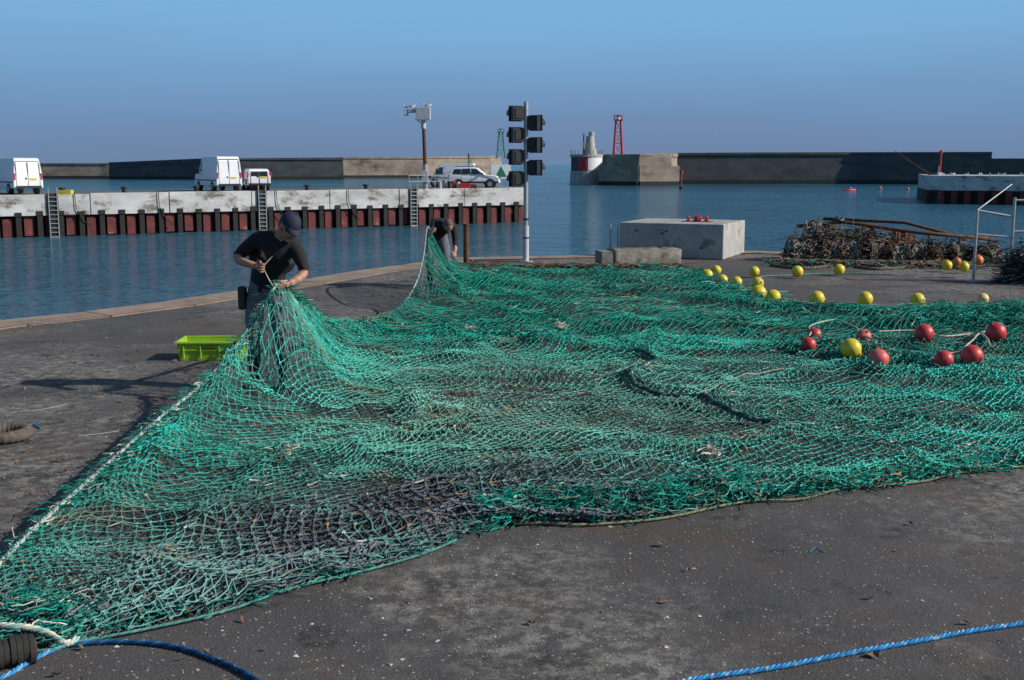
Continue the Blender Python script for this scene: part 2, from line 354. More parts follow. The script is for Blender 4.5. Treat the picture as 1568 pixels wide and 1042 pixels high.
for px in(78,398,630):
    xl=pierx(px)
    pl.box((xl,-.3,-1.4),(.75,.06,2.9),M_dark,M=Mp)
    for s_ in(-.28,.28): pl.cyl((xl+s_,-.42,-3.1),(xl+s_,-.42,.45),.04,M_galv,n=6,M=Mp)
    for z in np.arange(-2.9,.1,.3): pl.cyl((xl-.28,-.42,z),(xl+.28,-.42,z),.03,M_galv,n=6,M=Mp)
pl.obj('ladders',parent=pier)
pb=MB()
for px in(95,190,300,470,560,745):
    p=pierpt(px,.9); pb.cyl(p+Vector((0,0,-.05)),p+Vector((0,0,.35)),.16,M_dark,n=10); pb.cyl(p+Vector((0,0,.3)),p+Vector((0,0,.42)),.25,M_dark,n=10)
p=pierpt(96,.8); pb.box(p+Vector((.2,0,.12)),(.9,.5,.26),M_yel)
pb.obj('mooring_bollards',parent=pier)
hr=MB()
for px,dz in((112,2.2),(240,2.3),(420,2.0),(530,2.4)):
    x=pierx(px); hr.tube([Mp@Vector((x,-.36,.1)),Mp@Vector((x+.05,-.38,-1.0)),Mp@Vector((x+.5,-.38,-1.9)),Mp@Vector((x+1.0,-.36,-dz))],.03,M_dark,n=5)
hr.obj('hanging_lines',parent=pier)
rp_=[P(1412,309,WZ),P(1422,311.5,WZ),P(1440,312.5,WZ),P(1480,313,WZ),P(1700,316,WZ),P(2300,322,WZ)]
pr=empty('harbour_pier'); a=MB()
bk=[p+Vector((5,16,0)) for p in rp_]
for i in range(len(rp_)-1):
    q=[rp_[i],rp_[i+1],bk[i+1],bk[i]]
    for z0,z1,mm,o in((-1.25,.55,M_concw,0.0),(-4,-1.3,M_timber,.25)):
        vs=[Vector((v.x,v.y+o,z0)) for v in q]+[Vector((v.x,v.y+o,z1)) for v in q]
        a.add(vs,[(4,5,6,7),(0,1,5,4)]+([(3,0,4,7)] if i==0 else []),mm)
a.obj('pier_body',parent=pr)
a=MB()
for i in range(1,len(rp_)-1):
    Ls=(rp_[i+1]-rp_[i]).length; k=int(Ls/1.5)
    for j in range(k):
        p=rp_[i].lerp(rp_[i+1],j/k); a.box((p.x,p.y-.02,-2.15),(.75,.3,1.6),M_redp); a.box((p.x+.75,p.y-.05,-2.1),(.22,.35,1.9),M_timber)
a.obj('fenders',parent=pr)
# ---------------- breakwaters ----------------
def wallrun(name,pts,th,mats):
    o=MB(); bot=.9
    for i in range(len(pts)-1):
        (p,h),(q,g)=pts[i],pts[i+1]; mm=mats[i]
        d=(q-p).normalized(); bkv=Vector((-d.y,d.x,0))*th
        if bkv.y<0:bkv=-bkv
        def slab(z0,h0,h1,off,wid,mt):
            f=-bkv.normalized()*off; b0=bkv.normalized()*wid
            vs=[p+f,q+f,q+b0,p+b0]; V=[Vector((v.x,v.y,z0)) for v in vs]+[Vector((vs[0].x,vs[0].y,h0)),Vector((vs[1].x,vs[1].y,h1)),Vector((vs[2].x,vs[2].y,h1)),Vector((vs[3].x,vs[3].y,h0))]
            o.add(V,[(4,5,6,7),(0,1,5,4),(1,2,6,5),(3,0,4,7)],mt)
        slab(WZ-1,WZ+bot,WZ+bot,.5,th,M_stone_b)
        slab(WZ+bot,WZ+h*.62,WZ+g*.62,.25,th,mm)
        slab(WZ+h*.62,WZ+h*.93,WZ+g*.93,0,th*.8,mm)
        slab(WZ+h*.93,WZ+h,WZ+g,.25,th*.6,mm)
    return o.obj(name)
def B(px,py,top):
    p=P(px,py,WZ); s=(py-250)/5.0; return (p,(py-top)/s)
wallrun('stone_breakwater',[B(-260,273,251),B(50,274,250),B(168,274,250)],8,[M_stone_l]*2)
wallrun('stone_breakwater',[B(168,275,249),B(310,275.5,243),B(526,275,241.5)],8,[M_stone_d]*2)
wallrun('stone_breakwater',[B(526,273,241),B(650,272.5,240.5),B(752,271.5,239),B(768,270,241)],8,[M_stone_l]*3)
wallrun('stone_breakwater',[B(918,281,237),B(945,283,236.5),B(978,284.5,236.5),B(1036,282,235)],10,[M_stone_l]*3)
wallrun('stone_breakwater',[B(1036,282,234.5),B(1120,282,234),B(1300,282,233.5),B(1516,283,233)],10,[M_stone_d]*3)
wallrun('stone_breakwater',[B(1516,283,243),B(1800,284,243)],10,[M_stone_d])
c=P(899,283,WZ)+Vector((0,3.2,0))
lh=empty('lighthouse',(c.x,c.y,WZ)); a=MB()
a.cyl((0,0,-1),(0,0,3.2),3.95,M_conc,r1=3.75,n=24,smooth=False); a.cyl((0,0,3.2),(0,0,6.4),3.65,M_stone_d,n=24,smooth=False); a.cyl((0,0,6.4),(0,0,7.0),3.9,M_conc,n=24,smooth=False)
for a0,a1_,mm in((-88,6,M_white),(-128,-90,M_redl)):
    for k in range(12):
        t0=math.radians(a0+(a1_-a0)*k/12); t1=math.radians(a0+(a1_-a0)*(k+1)/12); r_=3.74
        a.add([(r_*math.cos(t0),r_*math.sin(t0),3.3),(r_*math.cos(t1),r_*math.sin(t1),3.3),(r_*math.cos(t1),r_*math.sin(t1),6.35),(r_*math.cos(t0),r_*math.sin(t0),6.35)],[(0,1,2,3)],mm)
a.obj('pier_head',parent=lh)
a=MB(); a.cyl((.9,1,7),(.9,1,8.3),1.7,M_conc,r1=1.55,n=16); a.cyl((.9,1,8.3),(.9,1,11.3),1.2,M_conc,r1=.95,n=16); a.cyl((1.2,1,11.3),(1.2,1,12.3),.75,M_conc,r1=.6,n=12)
a.cyl((-.7,0,7),(-.7,0,11.5),.15,M_dark,n=6); a.box((-.7,0,9.3),(.7,.6,.9),M_conc); a.box((-.7,0,11.7),(.6,.5,.5),M_conc)
for k in range(14):
    t=math.radians(-180+k*14); a.cyl((3.7*math.cos(t),3.7*math.sin(t),7),(3.7*math.cos(t),3.7*math.sin(t),8),.05,M_dark,n=5)
a.obj('tower',parent=lh)
def lattice(name,base,h,wb,wt,mm,plat,rb=.17):
    a=MB(); 
    def cor(z): 
        w_=wb+(wt-wb)*z/h; return [Vector((sx*w_/2,sy*w_/2,z)) for sx,sy in((-1,-1),(1,-1),(1,1),(-1,1))]
    lv=[h*k/3 for k in range(4)]
    for k in range(3):
        c0=cor(lv[k]);c1=cor(lv[k+1])
        for i in range(4):
            a.cyl(c0[i],c1[i],rb,mm,n=6); a.cyl(c0[i],c1[(i+1)%4],.06,mm,n=5); a.cyl(c1[i],c1[(i+1)%4],.09,mm,n=5)
    a.box((0,0,h+.12),(plat,plat,.25),mm)
    for t in range(10):
        q=2*math.pi*t/10; a.cyl((plat/2*math.cos(q),plat/2*math.sin(q),h+.2),(plat/2*math.cos(q),plat/2*math.sin(q),h+1.2),.05,mm,n=5)
    a.cyl((0,0,h+1.15),(0,0,h+1.25),plat/2+.05,mm,n=12); a.cyl((0,0,h+.2),(0,0,h+1.1),.45,M_white,n=10)
    return a.obj(name,loc=base)
b0,_=B(949,283,237); lattice('red_beacon_tower',Vector((b0.x,b0.y+6,WZ+7)),8.0,2.0,1.1,M_redl,2.1,.2)
b0,_=B(767,271,240); lattice('green_beacon_tower',Vector((b0.x,b0.y+5,WZ+6.8)),9.5,3.0,1.4,M_greenp,2.4,.28)
p=pierpt(767,3.5); a=MB(); a.box((0,0,1.35),(1.75,.08,1.25),M_white); a.add([(-.5,-.05,.9),(.5,-.05,.9),(0,-.05,1.85)],[(0,1,2)],M_greenp)
a.cyl((-.6,.08,0),(-.6,.08,1.9),.05,M_galv,n=6); a.cyl((.6,.08,0),(.6,.08,1.9),.05,M_galv,n=6); a.obj('harbour_sign',loc=p,rz=.1)
p=pierpt(718,2.5); a=MB(); a.cyl((0,0,0),(0,0,2.9),.05,M_greenp,n=6); a.cyl((0,0,2.5),(0,0,2.9),.09,M_greenp,n=8); a.box((0,0,.05),(.3,.3,.1),M_dark); a.obj('green_marker_pole',loc=p)
def gull(mb,M):
    mb.ell((0,0,.16),(.2,.085,.085),M_feather,10,6,M=M); mb.ell((-.06,0,.19),(.2,.09,.06),M_greyfe,10,6,M=M)
    mb.ell((.2,0,.27),(.065,.05,.055),M_feather,8,6,M=M); mb.cyl((.15,0,.2),(.19,0,.26),.05,M_feather,n=6,M=M); mb.cyl((.25,0,.265),(.34,0,.25),.018,M_yel,r1=.005,n=5,M=M)
    mb.box((-.27,0,.17),(.16,.07,.02),M_dark,M=M)
    for y in(-.03,.03): mb.cyl((0,y,0),(0,y,.1),.01,M_orange,n=4,M=M)
p=pierpt(651,1.6); a=MB()
a.cyl((0,0,-.02),(0,0,2.0),.22,M_galv,n=12); a.cyl((0,0,2.0),(-.1,0,5.6),.17,M_rust,r1=.14,n=10); a.cyl((-.1,0,4.9),(-.1,0,5.6),.2,M_greyp,n=10)
a.box((-.1,0,6.1),(1.15,.9,1.0),M_greyp); a.box((-1.0,0,6.35),(.7,.35,.35),M_greyp); a.box((-1.5,0,6.2),(.35,.3,.5),M_greyp,rz=.2); a.cyl((-.75,0,5.7),(-.1,0,5.2),.05,M_greyp,n=6)
a.box((0,-.3,1.0),(.5,.3,.9),M_greyp)
a.obj('surveillance_mast',loc=p,bevel=.02)
for dx,dy,r_ in((-1.5,6.55,2.9),(-1.0,6.53,.2),(.1,6.6,3.0),(.35,6.6,.5)):
    g=MB(); gull(g,Matrix.Identity(4)); g.obj('gull',loc=p+Vector((dx,0,dy+(-.07 if dx<-1.2 else 0))),rz=r_)
for i in range(13):
    t=random.random(); q=rp_[2].lerp(rp_[4],.05+t*.75); g=MB(); gull(g,Matrix.Scale(1.15,4)); g.obj('gull',loc=(q.x,q.y+.8+random.random()*3,.55),rz=random.random()*6)
# ---------------- vehicles ----------------
def wheels(mb,xs,W_,r_):
    for x in xs:
        for s_ in(-1,1):
            mb.cyl((x,s_*(W_/2-.22),r_),(x,s_*(W_/2+.02),r_),r_,M_rubber,n=20); mb.cyl((x,s_*(W_/2-.02),r_),(x,s_*(W_/2+.035),r_),r_*.58,M_galv,n=12)
            mb.cyl((x,s_*(W_/2-.24),r_),(x,s_*(W_/2+.006),r_),r_*1.16,M_black,n=20)
def van(name,loc,rz,L_=5.3,W_=2.0,H=2.55,back=False):
    o=empty(name,loc); o.rotation_euler=(0,0,rz); a=MB(); h=L_/2
    pts=[(-h,.38),(-h-.02,1.0),(-h+.05,H-.35),(-h+.16,H-.06),(-h+.4,H),(h-1.9,H),(h-1.55,H-.1),(h-.85,H-1.15),(h-.2,H-1.4),(h,H-1.75),(h,.38)]
    pts.reverse(); a.prof(pts,W_,.16,1.1,H,M_white); a.obj('body',bevel=.05,parent=o)
    a=MB(); wheels(a,(-h+1.05,h-1.0),W_,.34); a.obj('wheels',parent=o)
    a=MB()
    a.sidepoly([(h-1.75,H-.35),(h-1.75,H-1.1),(h-.98,H-1.1),(h-1.45,H-.38)][::-1],W_,.16,1.1,H,M_glass)
    for x in(h-1.9,h-3.1): a.sidepoly([(x,.5),(x+.02,.5),(x+.02,H-.3),(x,H-.3)],W_,.16,1.1,H,M_dark)
    a.sidepoly([(-h+.1,.75),(h-.1,.75),(h-.1,.84),(-h+.1,.84)],W_,.16,1.1,H,M_black)
    ww=W_/2-.22
    a.add([(h-.8,-ww,H-1.14),(h-.8,ww,H-1.14),(h-1.5,ww-.05,H-.14),(h-1.5,-ww+.05,H-.14)],[(0,1,2,3)],M_glass,M=Matrix.Translation((.02,0,.02)))
    def rq(y0,y1,z0,z1,mm,o_=0): 
        xx=-h-.03-o_+ (.07*(max(0,(z0+z1)/2-1.0))/(H-1.35)); 
        a.box((xx,(y0+y1)/2,(z0+z1)/2),(.04,y1-y0,z1-z0),mm)
    rq(-.012,.012,.5,H-.25,M_dark); rq(-ww-.02,ww+.02,H-.22,H-.19,M_dark); rq(-.85,.85,.38,.55,M_black,.06); rq(-ww-.02,-ww,.5,H-.25,M_dark);rq(ww,ww+.02,.5,H-.25,M_dark)
    for s_ in(-1,1): rq(s_*.9-.06,s_*.9+.06,.95,1.4,M_redl)
    rq(-.55,-.1,.95,1.07,M_yel); rq(.08,.2,1.0,1.1,M_dark)
    if back: 
        for s_ in(-1,1): rq(s_*ww/2+-.3,s_*ww/2+.3,1.0,1.4,M_glass)
    for s_ in(-1,1): a.box((h-1.2,s_*(W_/2+.12),1.45),(.12,.2,.32),M_black)
    a.obj('fittings',parent=o); return o
van('white_van',pierpt(334,4.5),math.radians(123),5.3,2.0,2.6,False)
van('white_van',pierpt(24,4.0),math.radians(132),5.3,2.0,2.45,False)
van('small_white_van',pierpt(391,5.0),math.radians(112),4.1,1.75,1.65,True)
van('white_van',pierpt(690,7.5),math.radians(175),4.6,1.9,2.1,False)
p=pierpt(727,1.9); o=empty('white_suv',p); o.rotation_euler=(0,0,math.radians(-3)); a=MB(); W_=1.8
pts=[(-2.12,.42),(-2.16,.95),(-2.08,1.12),(-1.85,1.6),(-1.65,1.72),(-.2,1.76),(.25,1.68),(.95,1.13),(1.85,1.02),(2.1,.85),(2.14,.42)][::-1]
a.prof(pts,W_,.18,1.0,1.75,M_white); a.obj('body',bevel=.05,parent=o)
a=MB(); wheels(a,(-1.32,1.35),W_,.36); a.obj('wheels',parent=o)
a=MB()
for q in([(-1.85,1.17),(-1.1,1.17),(-1.1,1.6),(-1.68,1.6)],[(-1.03,1.17),(-.3,1.17),(-.3,1.64),(-1.03,1.62)],[(-.23,1.17),(.72,1.17),(.2,1.6),(-.23,1.64)]): a.sidepoly(q[::-1],W_,.18,1.0,1.75,M_glass)
a.sidepoly([(-2.1,.42),(2.1,.42),(2.1,.56),(-2.1,.56)][::-1],W_,.18,1.0,1.75,M_black)
for x in(-1.06,-.26,.8): a.sidepoly([(x,.55),(x+.02,.55),(x+.02,1.15),(x,1.15)][::-1],W_,.18,1.0,1.75,M_dark)
a.box((2.13,.6,.85),(.06,.35,.15),M_glass);a.box((2.13,-.6,.85),(.06,.35,.15),M_glass);a.box((-2.15,-.75,.95),(.06,.15,.3),M_redl);a.box((-2.15,.75,.95),(.06,.15,.3),M_redl)
a.box((.7,-.98,1.2),(.15,.2,.14),M_black);a.cyl((-1.6,.6,1.79),(.1,.6,1.79),.03,M_dark,n=6);a.cyl((-1.6,-.6,1.79),(.1,-.6,1.79),.03,M_dark,n=6)
a.obj('fittings',parent=o)
p=pierpt(690,.9); a=MB()
for i in range(5): a.cyl((-.9+i*.38,random.uniform(-.1,.1),0),(-.9+i*.38,0,.55+random.random()*.2),.15,[M_greyp,M_galv,M_dark,M_redl,M_greyp][i],n=10)
a.box((1.2,0,.22),(.9,.5,.44),M_redl); a.box((1.9,.1,.17),(.5,.5,.34),M_rust)
a.obj('dock_equipment',loc=p,bevel=.02)
p=pierpt(700,1.2); a=MB()
for x in np.arange(-4.5,-1.2,.8): a.cyl((x,0,0),(x,0,1.1),.03,M_galv,n=6)
a.cyl((-4.5,0,1.1),(-1.3,0,1.1),.03,M_galv,n=6);a.cyl((-4.5,0,.6),(-1.3,0,.6),.03,M_galv,n=6); a.obj('guard_rail',loc=p,rz=ang)
p=P(1301,292,WZ); a=MB()
def hull(v): return Vector((v.x,v.y*(1-abs(v.x)**3*.7),min(v.z,.35)))
a.ell((0,0,.1),(1.4,.45,.5),M_redl,20,10,fn=hull); a.ell((0,0,.42),(.5,.3,.25),mat('blue_shell',(.05,.15,.5)),10,6); a.cyl((-.1,0,.6),(-.1,0,.8),.12,M_black,n=8); a.obj('red_kayak',loc=p,rz=.3)
for px,py in((1348,290),(1390,291)):
    p=P(px,py,WZ); a=MB(); a.ell((0,0,.15),(.3,.3,.3),M_pinkb); a.cyl((0,0,.4),(0,0,.6),.05,M_dark,n=6); a.obj('mooring_buoy',loc=p)
p=P(1043,290,WZ); a=MB(); a.cyl((0,0,-1),(0,0,3.3),.12,M_redl,n=8); a.cyl((0,0,2.9),(0,0,3.5),.3,M_redl,n=8); a.cyl((0,0,-.3),(0,0,.5),.4,M_dark,n=10); a.obj('channel_marker',loc=p)
a=MB(); a.cyl((0,0,3),(0,0,6.4),.12,M_redl,n=8); a.cyl((0,0,6.2),(0,0,6.6),.22,M_redl,n=8); a.box((0,0,3.6),(.5,.5,.4),M_white); a.obj('red_light_pole',loc=P(1450,311,WZ)+Vector((0,3,0)))
a=MB(); pA=P(1412,310,WZ)+Vector((2,3,3.4))
a.cyl(pA,pA+Vector((-4.2,2,3.2)),.05,M_rust,n=5); a.cyl(pA+Vector((.5,0,0)),pA+Vector((-2.7,2,2.0)),.05,M_rust,n=5); a.box(pA+Vector((.3,0,.1)),(1.2,.6,.4),M_dark); a.cyl(pA+Vector((1,0,0)),pA+Vector((1,0,1.2)),.06,M_galv,n=5); a.obj('boat_davit')
# ---------------- quay furniture ----------------
p=P(805,401); DS=p.y; sc_=lambda py: CH-(py-250)*DS/FP*.995
a=MB(); H_=sc_(158)
a.cyl((0,0,0),(0,0,.02),.17,M_galv,n=16); a.cyl((0,0,0),(0,0,sc_(345)),.068,M_greyp,n=14); a.cyl((0,0,sc_(345)),(0,0,H_-.02),.05,M_galv,n=12); a.cyl((0,0,H_-.02),(0,0,H_),.03,M_galv,n=10)
for z in(.5,.9): a.cyl((0,0,z),(0,0,z+.03),.075,M_dark,n=14)
def head(px,py,rz):
    x=(px-805)*DS/FP; z=sc_(py)
    M=Matrix.Translation((x,.02,z))@Matrix.Rotation(math.radians(rz),4,'Z')
    a.box((0,.06,0),(.25,.16,.29),M_black,M=M); a.box((0,-.03,0),(.31,.02,.33),M_dark,M=M); a.box((0,.145,0),(.16,.02,.2),M_dark,M=M)
    a.cyl((0,-.045,0),(0,-.06,0),.11,M_glass,n=16,M=M)
    n_=10; vs=[];fs=[]
    for k in range(n_+1):
        t=math.radians(-20+220*k/n_)
        for yy,rr in((-.04,.125),(-.22,.125)): vs.append((rr*math.cos(t),yy,rr*math.sin(t)))
    for k in range(n_): fs.append((2*k,2*k+1,2*k+3,2*k+2))
    a.add(vs,fs,M_black,True,M)
    a.cyl((x*.7,0,z+.1),(0,0,z+.1),.02,M_galv,n=6); a.cyl((x*.7,0,z-.1),(0,0,z-.1),.02,M_galv,n=6)
for py in(176,208,241,274): head(790,py,205)
for py in(190,223,257): head(819,py,150)
a.obj('harbour_traffic_signal',loc=p)
p=P(714,409); a=MB(); a.cyl((0,0,0),(0,0,.86),.06,M_rust,r1=.055,n=12); a.cyl((0,0,.84),(0,0,.88),.07,M_rust,n=12); a.cyl((0,0,0),(0,0,.02),.12,M_rust,n=12); a.obj('rusty_post',loc=p)
A_=P(948,393);C_=P(1107,398.5); d=(C_-A_); Lb=d.length; rz=math.atan2(d.y,d.x); dpt=2.1
o=empty('concrete_block',A_); o.rotation_euler=(0,0,rz)
a=MB(); a.box((Lb/2,dpt/2,.39),(Lb,dpt,.77),M_blockf); a.obj('block',bevel=.02,parent=o)
a=MB()
for x,z in((.4,.6),(1.1,.6),(1.9,.25),(1.0,.55)): a.box((x,-.004,z),(.06,.02,.04),M_rust)
a.box((.95,.003,.62),(.18,.02,.02),M_slab)
a.obj('fittings',parent=o)
a=MB()
for i,(x,r_) in enumerate(((1.35,.05),(1.5,.07),(1.62,.05),(1.75,.06))):
    a.cyl((x,.9+.1*(i%2),.775),(x,.9+.1*(i%2),.82),r_,M_redl,n=10); a.ell((x,.9+.1*(i%2),.86),(r_*.7,r_*.7,.05),M_redl,8,6)
a.cyl((1.55,.95,.775),(1.55,.95,.93),.02,M_redl,n=6); a.box((1.55,.95,.78),(.7,.3,.012),M_rust)
a.obj('red_valve_fittings',loc=A_,rz=rz)
a=MB(); a.cyl((0,0,0),(0,0,.72),.02,M_galv,n=8); a.cyl((.17,.0,0),(.17,0,.7),.015,M_galv,n=8); a.box((.08,0,.01),(.3,.12,.02),M_galv); a.obj('steel_pegs',loc=P(934,392))
p=P(940,407); q=P(1043,405); d=q-p; a=MB(); Ls=d.length
vs=[]; nx=14
for i in range(nx+1):
    x=Ls*i/nx
    for y,z in((0,0),(0,.30),(.5,.33),(.5,0)):
        jx=random.uniform(-.012,.012); vs.append((x+jx,y+random.uniform(-.012,.012),z+(random.uniform(-.02,.015) if z>0 else 0)))
fs=[(0,1,2,3),tuple((nx*4+k) for k in (3,2,1,0))]
for i in range(nx):
    for k in range(3): fs.append((i*4+k,(i+1)*4+k,(i+1)*4+k+1,i*4+k+1))
a.add(vs,fs,M_slab,True); a.box((-.14,.25,.15),(.24,.5,.28),M_slab)
a.obj('weathered_concrete_kerb_block',loc=p,rz=math.atan2(d.y,d.x))
# ---------------- fish crate ----------------
p=P(322,553); o=empty('green_fish_crate',p); o.rotation_euler=(0,0,.04); a=MB(); lx,ly,hz=.70,.42,.19
a.box((0,ly/2,.012),(lx-.04,ly-.04,.02),M_lime)
i_=.02
fr_=[(-lx/2+i_,i_),(lx/2-i_,i_),(lx/2-i_,ly-i_),(-lx/2+i_,ly-i_)]; tp=[(-lx/2,0),(lx/2,0),(lx/2,ly),(-lx/2,ly)]
for k in range(4):
    b0=fr_[k];b1_=fr_[(k+1)%4];t0=tp[k];t1=tp[(k+1)%4]
    a.add([(b0[0],b0[1],.002),(b1_[0],b1_[1],.002),(t1[0],t1[1],hz),(t0[0],t0[1],hz)],[(0,1,2,3)],M_lime)
wo=a.obj('tray',parent=o); sm=wo.modifiers.new('s','SOLIDIFY'); sm.thickness=.008
a=MB()
a.box((0,-.005,hz+.008),(lx+.05,.03,.022),M_lime);a.box((0,ly+.005,hz+.008),(lx+.05,.03,.022),M_lime);a.box((-lx/2-.005,ly/2,hz+.008),(.03,ly-.02,.022),M_lime);a.box((lx/2+.005,ly/2,hz+.008),(.03,ly-.02,.022),M_lime)
a.box((0,.002,hz*.6),(lx*.98,.012,.012),M_lime)
for x in(-.28,-.1,.1,.28): a.box((x,.0,hz*.55),(.015,.02,hz*.9),M_lime)
a.box((0,-.004,hz*.78),(.16,.014,.03),mat('crate_slot',(.05,.08,.01)))
a.obj('rim',bevel=.004,parent=o)
tangle('twine_offcuts',[Vector((-.2,.2,.03)),Vector((.2,.25,.03))],.12,.12,60,6,.04,[TAN,TEAL,WHT],[.3,.4,.3],.004,parent=o)
# ---------------- the net ----------------
def vn(x,y,seed=0):
    ix=np.floor(x);iy=np.floor(y);fx=x-ix;fy=y-iy; fx=fx*fx*(3-2*fx);fy=fy*fy*(3-2*fy)
    def h(a,b): 
        v=np.sin(a*127.1+b*311.7+seed*74.7)*43758.5453; return v-np.floor(v)
    return (h(ix,iy)*(1-fx)+h(ix+1,iy)*fx)*(1-fy)+(h(ix,iy+1)*(1-fx)+h(ix+1,iy+1)*fx)*fy
def fb(x,y,seed=0): return .55*vn(x,y,seed)+.3*vn(x*2.1,y*2.1,seed+3)+.15*vn(x*4.3,y*4.3,seed+7)
left=[(-90,960,.06),(0,868,.12),(60,808,.14),(150,728,.17),(240,648,.22),(300,600,.30),(345,555,.42),(382,505,.64),(427,437,1.02),(448,455,.80),(475,474,.52),(510,494,.30),(560,496,.17),(605,480,.16),(635,440,.34),(648,395,.72),(655,350,1.03),(668,378,.66),(690,400,.28),(715,412,.06)]
LP=[P(*q) for q in left]
LC=np.array([tuple(v) for v in cat(LP,14)])
rest=[(760,413,.03),(850,413,.03),(1040,413,.03),(1075,416,.03),(1120,440,.03),(1180,466,.03),(1250,474,.03),(1400,478,.03),(1568,472,.03),(1900,480,.03),(2100,600,.03),(1900,660,.03),(1568,714,.03),(1480,722,.03),(1400,738,.03),(1300,747,.03),(1220,762,.03),(1150,766,.03),(1060,782,.03),(985,795,.03),(900,804,.03),(820,800,.03),(745,806,.03),(650,845,.03),(560,872,.03),(440,900,.03),(330,937,.03),(130,978,.03),(60,995,.03),(-100,1000,.03)]
RC=np.array([tuple(v) for v in cat([P(*q) for q in [left[-1]]+rest+[left[0]]],6)])
POLY=np.vstack([LC[:,:2],RC[1:-1,:2]])
def inside(x,y):
    c=np.zeros(x.shape,bool); n=len(POLY); j=n-1
    for i in range(n):
        xi,yi=POLY[i];xj,yj=POLY[j]
        if yi!=yj:
            cond=((yi>y)!=(yj>y))&(x<(xj-xi)*(y-yi)/(yj-yi)+xi); c^=cond
        j=i
    return c
FOLDS=[([(30,905),(110,850),(180,790),(260,715),(330,650),(400,590),(455,545)],.20,.62,.09),
 ([(130,940),(260,860),(370,760),(450,690),(520,640)],.13,.5,.05),
 ([(905,540),(985,545),(1003,562),(965,585),(1000,602),(1060,612),(1120,632),(1180,650)],.20,.70,.055),
 ([(470,560),(540,530),(610,500),(640,470)],.25,.6,.10),
 ([(560,600),(700,572),(850,575),(985,570)],.16,.55,.045),
 ([(420,700),(560,690),(640,650),(640,620),(760,610),(900,625),(1010,660)],.17,.55,.035),
 ([(560,780),(660,750),(800,742),(930,722),(1060,690)],.16,.55,.055),
 ([(745,795),(850,782),(980,778),(1060,765),(1150,752)],.22,.6,.12),
 ([(1050,610),(1180,590),(1300,575),(1420,590),(1568,580)],.22,.62,.08),
 ([(1100,700),(1200,680),(1330,650),(1450,655),(1600,640)],.2,.6,.07),
 ([(1180,535),(1290,550),(1400,565),(1480,575)],.3,.55,.12),
 ([(1150,760),(1300,738),(1450,716),(1600,695)],.14,.6,.06),
 ([(60,975),(200,950),(380,908),(560,858),(690,815)],.12,.6,.045),
 ([(700,440),(850,452),(1000,462),(1150,470)],.35,.6,.11),
 ([(720,425),(900,430),(1040,425)],.4,.5,.10),
 ([(690,480),(800,492),(900,500),(1050,496),(1180,505)],.35,.6,.09),
 ([(620,520),(760,522),(860,540),(980,530)],.28,.6,.08),
 ([(930,440),(960,458),(1010,468)],.25,.6,.12),
 ([(1150,470),(1250,480),(1400,486),(1568,482)],.4,.5,.12),
 ([(1350,510),(1450,500),(1600,500)],.4,.55,.16)]
FC=[]
for path_,w_,k_,h_ in FOLDS:
    c_,_t=resample(cat([P(a,b) for a,b in path_],6),max(.08,w_*.35)); FC.append((c_,w_,k_,h_))
def foldwarp(X,Y):
    """pull the netting in towards each gathered fold and raise it there"""
    Zf=np.zeros(X.shape); DX=np.zeros(X.shape);DY=np.zeros(X.shape)
    for c_,w_,k_,h_ in FC:
        R=w_*3.2
        m=(X>c_[:,0].min()-R)&(X<c_[:,0].max()+R)&(Y>c_[:,1].min()-R)&(Y<c_[:,1].max()+R)
        if not m.any(): continue
        x=X[m];y=Y[m]; best=np.full(x.shape,1e9);bx=x.copy();by=y.copy();bi=np.zeros(x.shape)
        for i,c in enumerate(c_):
            d=(x-c[0])**2+(y-c[1])**2; q=d<best; best=np.where(q,d,best); bx=np.where(q,c[0],bx);by=np.where(q,c[1],by);bi=np.where(q,i,bi)
        d=np.sqrt(best); tt=bi/(len(c_)-1); env=np.clip(np.minimum(tt,1-tt)*5,0,1)
        g=k_*np.exp(-(d/(w_*1.6))**2)*env
        DX[m]+=(bx-x)*g; DY[m]+=(by-y)*g
        Zf[m]=np.maximum(Zf[m],h_*env*np.exp(-((d*(1-k_*np.exp(-(d/(w_*1.6))**2)))/(w_*.42))**2)*(.7+.6*vn(bi*.31,bi*.17+w_*50,5)))
    return DX,DY,Zf
def Hf(x,y,seed=0,amp=1.0):
    r1=1-np.abs(2*fb(x*.8+.3*y,y*1.0,21)-1); r2=1-np.abs(2*vn(x*1.6+y*.5,y*2.6-x*.4,23)-1); r3=1-np.abs(2*vn(x*5,y*5,25+seed)-1)
    far=np.clip((y-10)/8,0,1)
    z=.01+amp*((.045+.03*far)*r1**6*1.5+.03*fb(x*.6,y*.6,27)**2+(.035+.02*far)*r2**5+.008*r3**3)
    best=np.full(x.shape,1e9); ze=np.zeros(x.shape)
    for k in range(0,len(LC),1):
        d=(x-LC[k,0])**2+(y-LC[k,1])**2; mk=d<best; best=np.where(mk,d,best); ze=np.where(mk,LC[k,2],ze)
    d=np.sqrt(best); Lf=.30+.20*np.clip(.3-ze,0,.3)/.3
    w_=np.exp(-(d/Lf)**1.2)
    wr=1+.16*(r2-.5)*np.exp(-((d-.3)/.3)**2)
    return z*(1-w_)+ze*w_*wr
